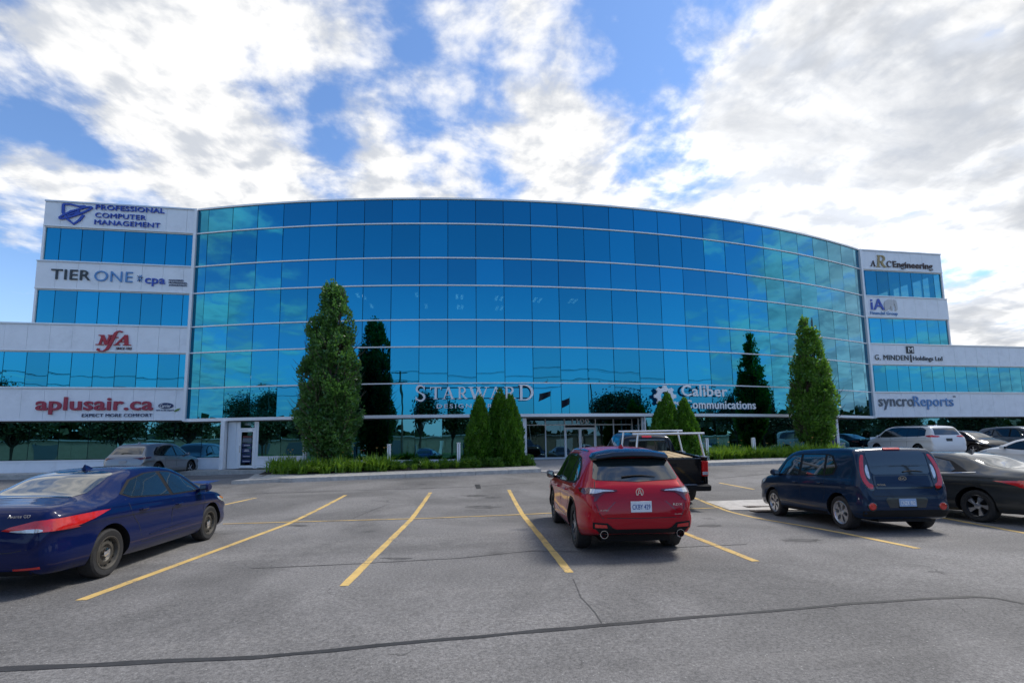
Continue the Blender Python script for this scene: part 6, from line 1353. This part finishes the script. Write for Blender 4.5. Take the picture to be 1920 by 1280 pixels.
# ---- silver crossover by the left wing
def suv(name, label, col, P, hd, zg, k=1.0, extra=True, group=None):
    st = [(a*1.03, b, c_*1.02, d, e*1.015, f, g) for a, b, c_, d, e, f, g in RDX]
    c = Car(name, label, 'car', st, 2.83, .37, col, P, hd, zg, arch=.05, group=group); c.wheels('five', .24, .26, 'wheel_silver'); c.arch_lip(.04, pad=.05)
    c.both('window_trim', [(1.12, 1.01), (-1.0, 1.05), (-1.70, 1.10), (-1.62, 1.24), (-1.25, 1.47), (-.6, 1.55), (0, 1.55), (.42, 1.52), (.74, 1.38), (1.0, 1.18)], 'black_plastic', off=.003)
    c.both('front_window', [(1.0, 1.035), (.12, 1.045), (.09, 1.52), (.38, 1.495), (.70, 1.35)], 'car_glass', off=.007); c.both('rear_window', [(.02, 1.045), (-.92, 1.07), (-.90, 1.505), (-.01, 1.525)], 'car_glass', off=.007); c.both('quarter_window', [(-.99, 1.075), (-1.52, 1.11), (-1.50, 1.22), (-1.16, 1.45), (-.98, 1.49)], 'car_glass', off=.007)
    c.patch('back_window', [(-.66, 1.15), (.66, 1.15), (.66, 1.20), (.60, 1.44), (-.60, 1.44), (-.66, 1.20)], 'B', 'car_glass', off=.005); c.patch('windscreen', [(1.42, .66), (1.42, -.66), (.80, -.55), (.76, 0), (.80, .55)], 'T', 'car_glass', off=.005)
    for sg in (1, -1): c.patch('tail_lamp', [(sg*a, b) for a, b in [(.83, 1.02), (.60, .99), (.36, .985), (.60, .945), (.70, .90), (.83, .93)]], 'B', 'lamp_deep', off=.010, step=.05)
    c.both('tail_lamp', [(-1.90, 1.03), (-2.20, 1.01), (-2.26, .95), (-2.0, .965)], 'lamp_deep', off=.010, step=.05)
    c.patch('bumper_valance', [(-.74, .27), (.74, .27), (.76, .40), (-.76, .40)], 'B', 'black_plastic', off=.007, step=.08); c.plate(.80, '', 'sign_grey'); c.both('sill_trim', [(.92, .30), (-.9, .30), (-.9, .225), (.92, .225)], 'black_plastic', off=.008, step=.1)
    c.patch('grille', [(-.55, .52), (.55, .52), (.60, .78), (-.60, .78)], 'F', 'gloss_black', off=.01, step=.08); c.both('head_lamp', [(2.25, .84), (1.9, .91), (1.78, .94), (1.86, .86), (2.2, .78)], 'lamp_clear', off=.008)
    c.seam([(.06, 1.02), (.05, .62), (0, .36)]); c.seam([(-.95, 1.04), (-.9, .70), (-.78, .38)]); c.mirror(.9, 1.04, col); c.handle(-.78, .92); c.handle(.2, .90); c.fin(-1.3, col); c.wiper(1.18, .2, -.25)
    return c
hd = math.radians(3); Pw = on_lot(357, 890); P = Vector((Pw.x, Pw.y)) - Vector((math.sin(hd), math.cos(hd)))*1.41 + Vector((-math.cos(hd), math.sin(hd)))*.93
suv('parked_car', 'silver grey crossover parked by the left wing window', 'paint_silver', P, hd, zlot(P.x, P.y))
# ---- white minivan near the right wing
VAN = [(-2.52, .42, .66, .60, .80, .66, .03), (-2.49, .34, .86, .76, .92, .76, .03), (-2.45, .28, 1.05, .95, .965, .78, .03), (-2.38, .26, 1.22, 1.08, .985, .76, .04), (-2.22, .25, 1.54, 1.10, .99, .715, .06), (-2.05, .24, 1.69, 1.10, .99, .70, .07), (-1.6, .23, 1.74, 1.10, .99, .695, .07), (-.6, .22, 1.765, 1.09, .985, .70, .07), (.4, .22, 1.75, 1.07, .985, .705, .07),
       (.85, .22, 1.67, 1.05, .985, .72, .06), (1.25, .22, 1.46, 1.03, .985, .75, .05), (1.65, .23, 1.20, 1.0, .98, .78, .045), (1.9, .23, 1.09, .96, .97, .78, .04), (2.3, .25, .96, .84, .91, .7, .04), (2.5, .28, .76, .68, .78, .56, .03), (2.55, .34, .62, .56, .62, .44, .03)]
hd = math.radians(8); P = Vector((28.5, 25.0))
c = Car('parked_minivan', 'white minivan with dark side windows near the right door', 'minivan', VAN, 3.03, .345, 'paint_white', P, hd, zlot(P.x, P.y), arch=.05); c.wheels('five', .225, .235, 'wheel_silver')
c.both('window_trim', [(1.42, 1.08), (0, 1.10), (-1.6, 1.13), (-2.0, 1.16), (-1.95, 1.50), (-1.7, 1.62), (0, 1.665), (.5, 1.64), (.95, 1.47)], 'car_glass', off=.006)
for xx in (.45, -.75, -1.5): c.both('pillar', [(xx, 1.105), (xx-.05, 1.105), (xx-.05, 1.64), (xx, 1.64)], 'gloss_black', off=.009, step=.2)
c.patch('back_window', [(-.70, 1.20), (.70, 1.20), (.70, 1.26), (.62, 1.58), (-.62, 1.58), (-.70, 1.26)], 'B', 'car_glass', off=.006); c.patch('windscreen', [(1.62, .72), (1.62, -.72), (.95, -.60), (.9, 0), (.95, .60)], 'T', 'car_glass', off=.006)
for sg in (1, -1): c.patch('tail_lamp', [(sg*a, b) for a, b in [(.95, 1.19), (.52, 1.15), (.46, 1.10), (.62, 1.07), (.95, 1.08)]], 'B', 'lamp_red', off=.012, step=.05)
c.both('tail_lamp', [(-2.0, 1.16), (-2.35, 1.20), (-2.43, 1.13), (-2.38, 1.07), (-2.15, 1.10)], 'lamp_red', off=.012, step=.05)
c.plate(.93, '', 'sign_charcoal', .34, .16); c.seam([(-2.1, 1.02), (-.8, 1.0), (.4, .98)], w=.012); c.seam([(.42, 1.1), (.40, .4)]); c.seam([(-.78, 1.1), (-.76, .4)]); c.mirror(1.25, 1.08, 'paint_white'); c.handle(.25, .98); c.handle(-.62, .99); c.fin(-1.7, 'paint_white')
c.both('roof_rail', stroke([(-1.9, .62), (.4, .64)], .03), 'gloss_black', view='T', off=.03, step=.2)
# ---- cars at the right edge, farther back
def small_sedan(label, col, P, hd, group=None):
    c = Car('parked_car', label, 'car', sedan_stations(), 2.70, .318, col, P, hd, zlot(P.x, P.y), group=group); c.wheels('five', .205, .215, 'wheel_silver')
    c.both('window_trim', [(1.00, .955), (.1, .955), (-.92, 1.003), (-1.08, 1.07), (-.76, 1.255), (-.35, 1.338), (.05, 1.352), (.35, 1.333), (.62, 1.24), (.86, 1.09)], 'black_plastic', off=.003)
    c.both('front_window', [(.90, .975), (.10, .975), (.07, 1.335), (.34, 1.318), (.58, 1.235), (.78, 1.10)], 'car_glass', off=.007); c.both('rear_window', [(.0, .975), (-.90, 1.02), (-1.03, 1.07), (-.72, 1.24), (-.33, 1.322), (-.03, 1.337)], 'car_glass', off=.007)
    c.patch('back_window', [(-1.66, .50), (-1.66, -.50), (-1.45, -.575), (-.86, -.50), (-.78, 0), (-.86, .50), (-1.45, .575)], 'T', 'car_glass', off=.004); c.patch('windscreen', [(1.20, .58), (1.20, -.58), (.70, -.49), (.64, 0), (.70, .49)], 'T', 'car_glass', off=.004)
    c.both('head_lamp', [(2.0, .70), (1.75, .755), (1.55, .80), (1.60, .74), (1.85, .665)], 'lamp_clear', off=.008, smooth=2); c.both('tail_lamp', [(-1.62, .90), (-1.95, .88), (-2.18, .84), (-2.17, .745), (-1.8, .80)], 'lamp_red', off=.012); c.patch('grille', [(-.4, .40), (.4, .40), (.36, .56), (-.36, .56)], 'F', 'gloss_black', off=.01, step=.08)
    c.seam([(.05, .955), (.0, .34)]); c.seam([(-1.05, 1.0), (-.80, .62), (-.72, .36)]); c.mirror(.88, .945, col); c.handle(-.72, .825); c.handle(.20, .80)
    return c
small_sedan('black sedan between the white minivan and the right frame edge', 'paint_black', Vector((31.6, 24.6)), math.radians(184))
small_sedan('white sedan cut by right frame edge, behind graphite sedan', 'paint_white', Vector((24.0, 15.6)), math.radians(3))
suv('parked_car', 'mid grey crossover half seen at the far right behind the black sedan', 'paint_mid', Vector((36.6, 25.0)), math.radians(184), .5)

# ---- more of the car park, behind the photographer, seen mirrored in the ground-floor glass
REF = {o['label']: o for o in COL.objects if o.get('category') in ('car', 'minivan', 'truck')}
def again(key, x, y, hd, label):
    src = next(o for l, o in REF.items() if key in l); t = copy_tree(src); t.location = (x, y, 0); t.rotation_euler = (0, 0, math.pi/2-math.radians(hd)); t['label'] = label; t['group'] = 'parked vehicles mirrored in the glass'
again('white minivan', -19.0, -3.5, 183, 'white minivan mirrored in the glass right of the left door'); again('silver grey', -26.0, -4.0, 181, 'silver crossover mirrored left of the left door'); again('graphite', -9.5, -6.0, 3, 'grey sedan mirrored between the left bollards')
again('black sedan', 8.0, -6.5, 184, 'black sedan mirrored in the entrance glass'); again('white sedan', 19.5, -6.0, 2, 'white sedan mirrored right of the entrance'); again('mid grey', 34.0, -3.0, 183, 'grey crossover mirrored in the right wing glass'); again('midnight', 44.0, -2.0, 3, 'blue sedan mirrored in the right wing glass')
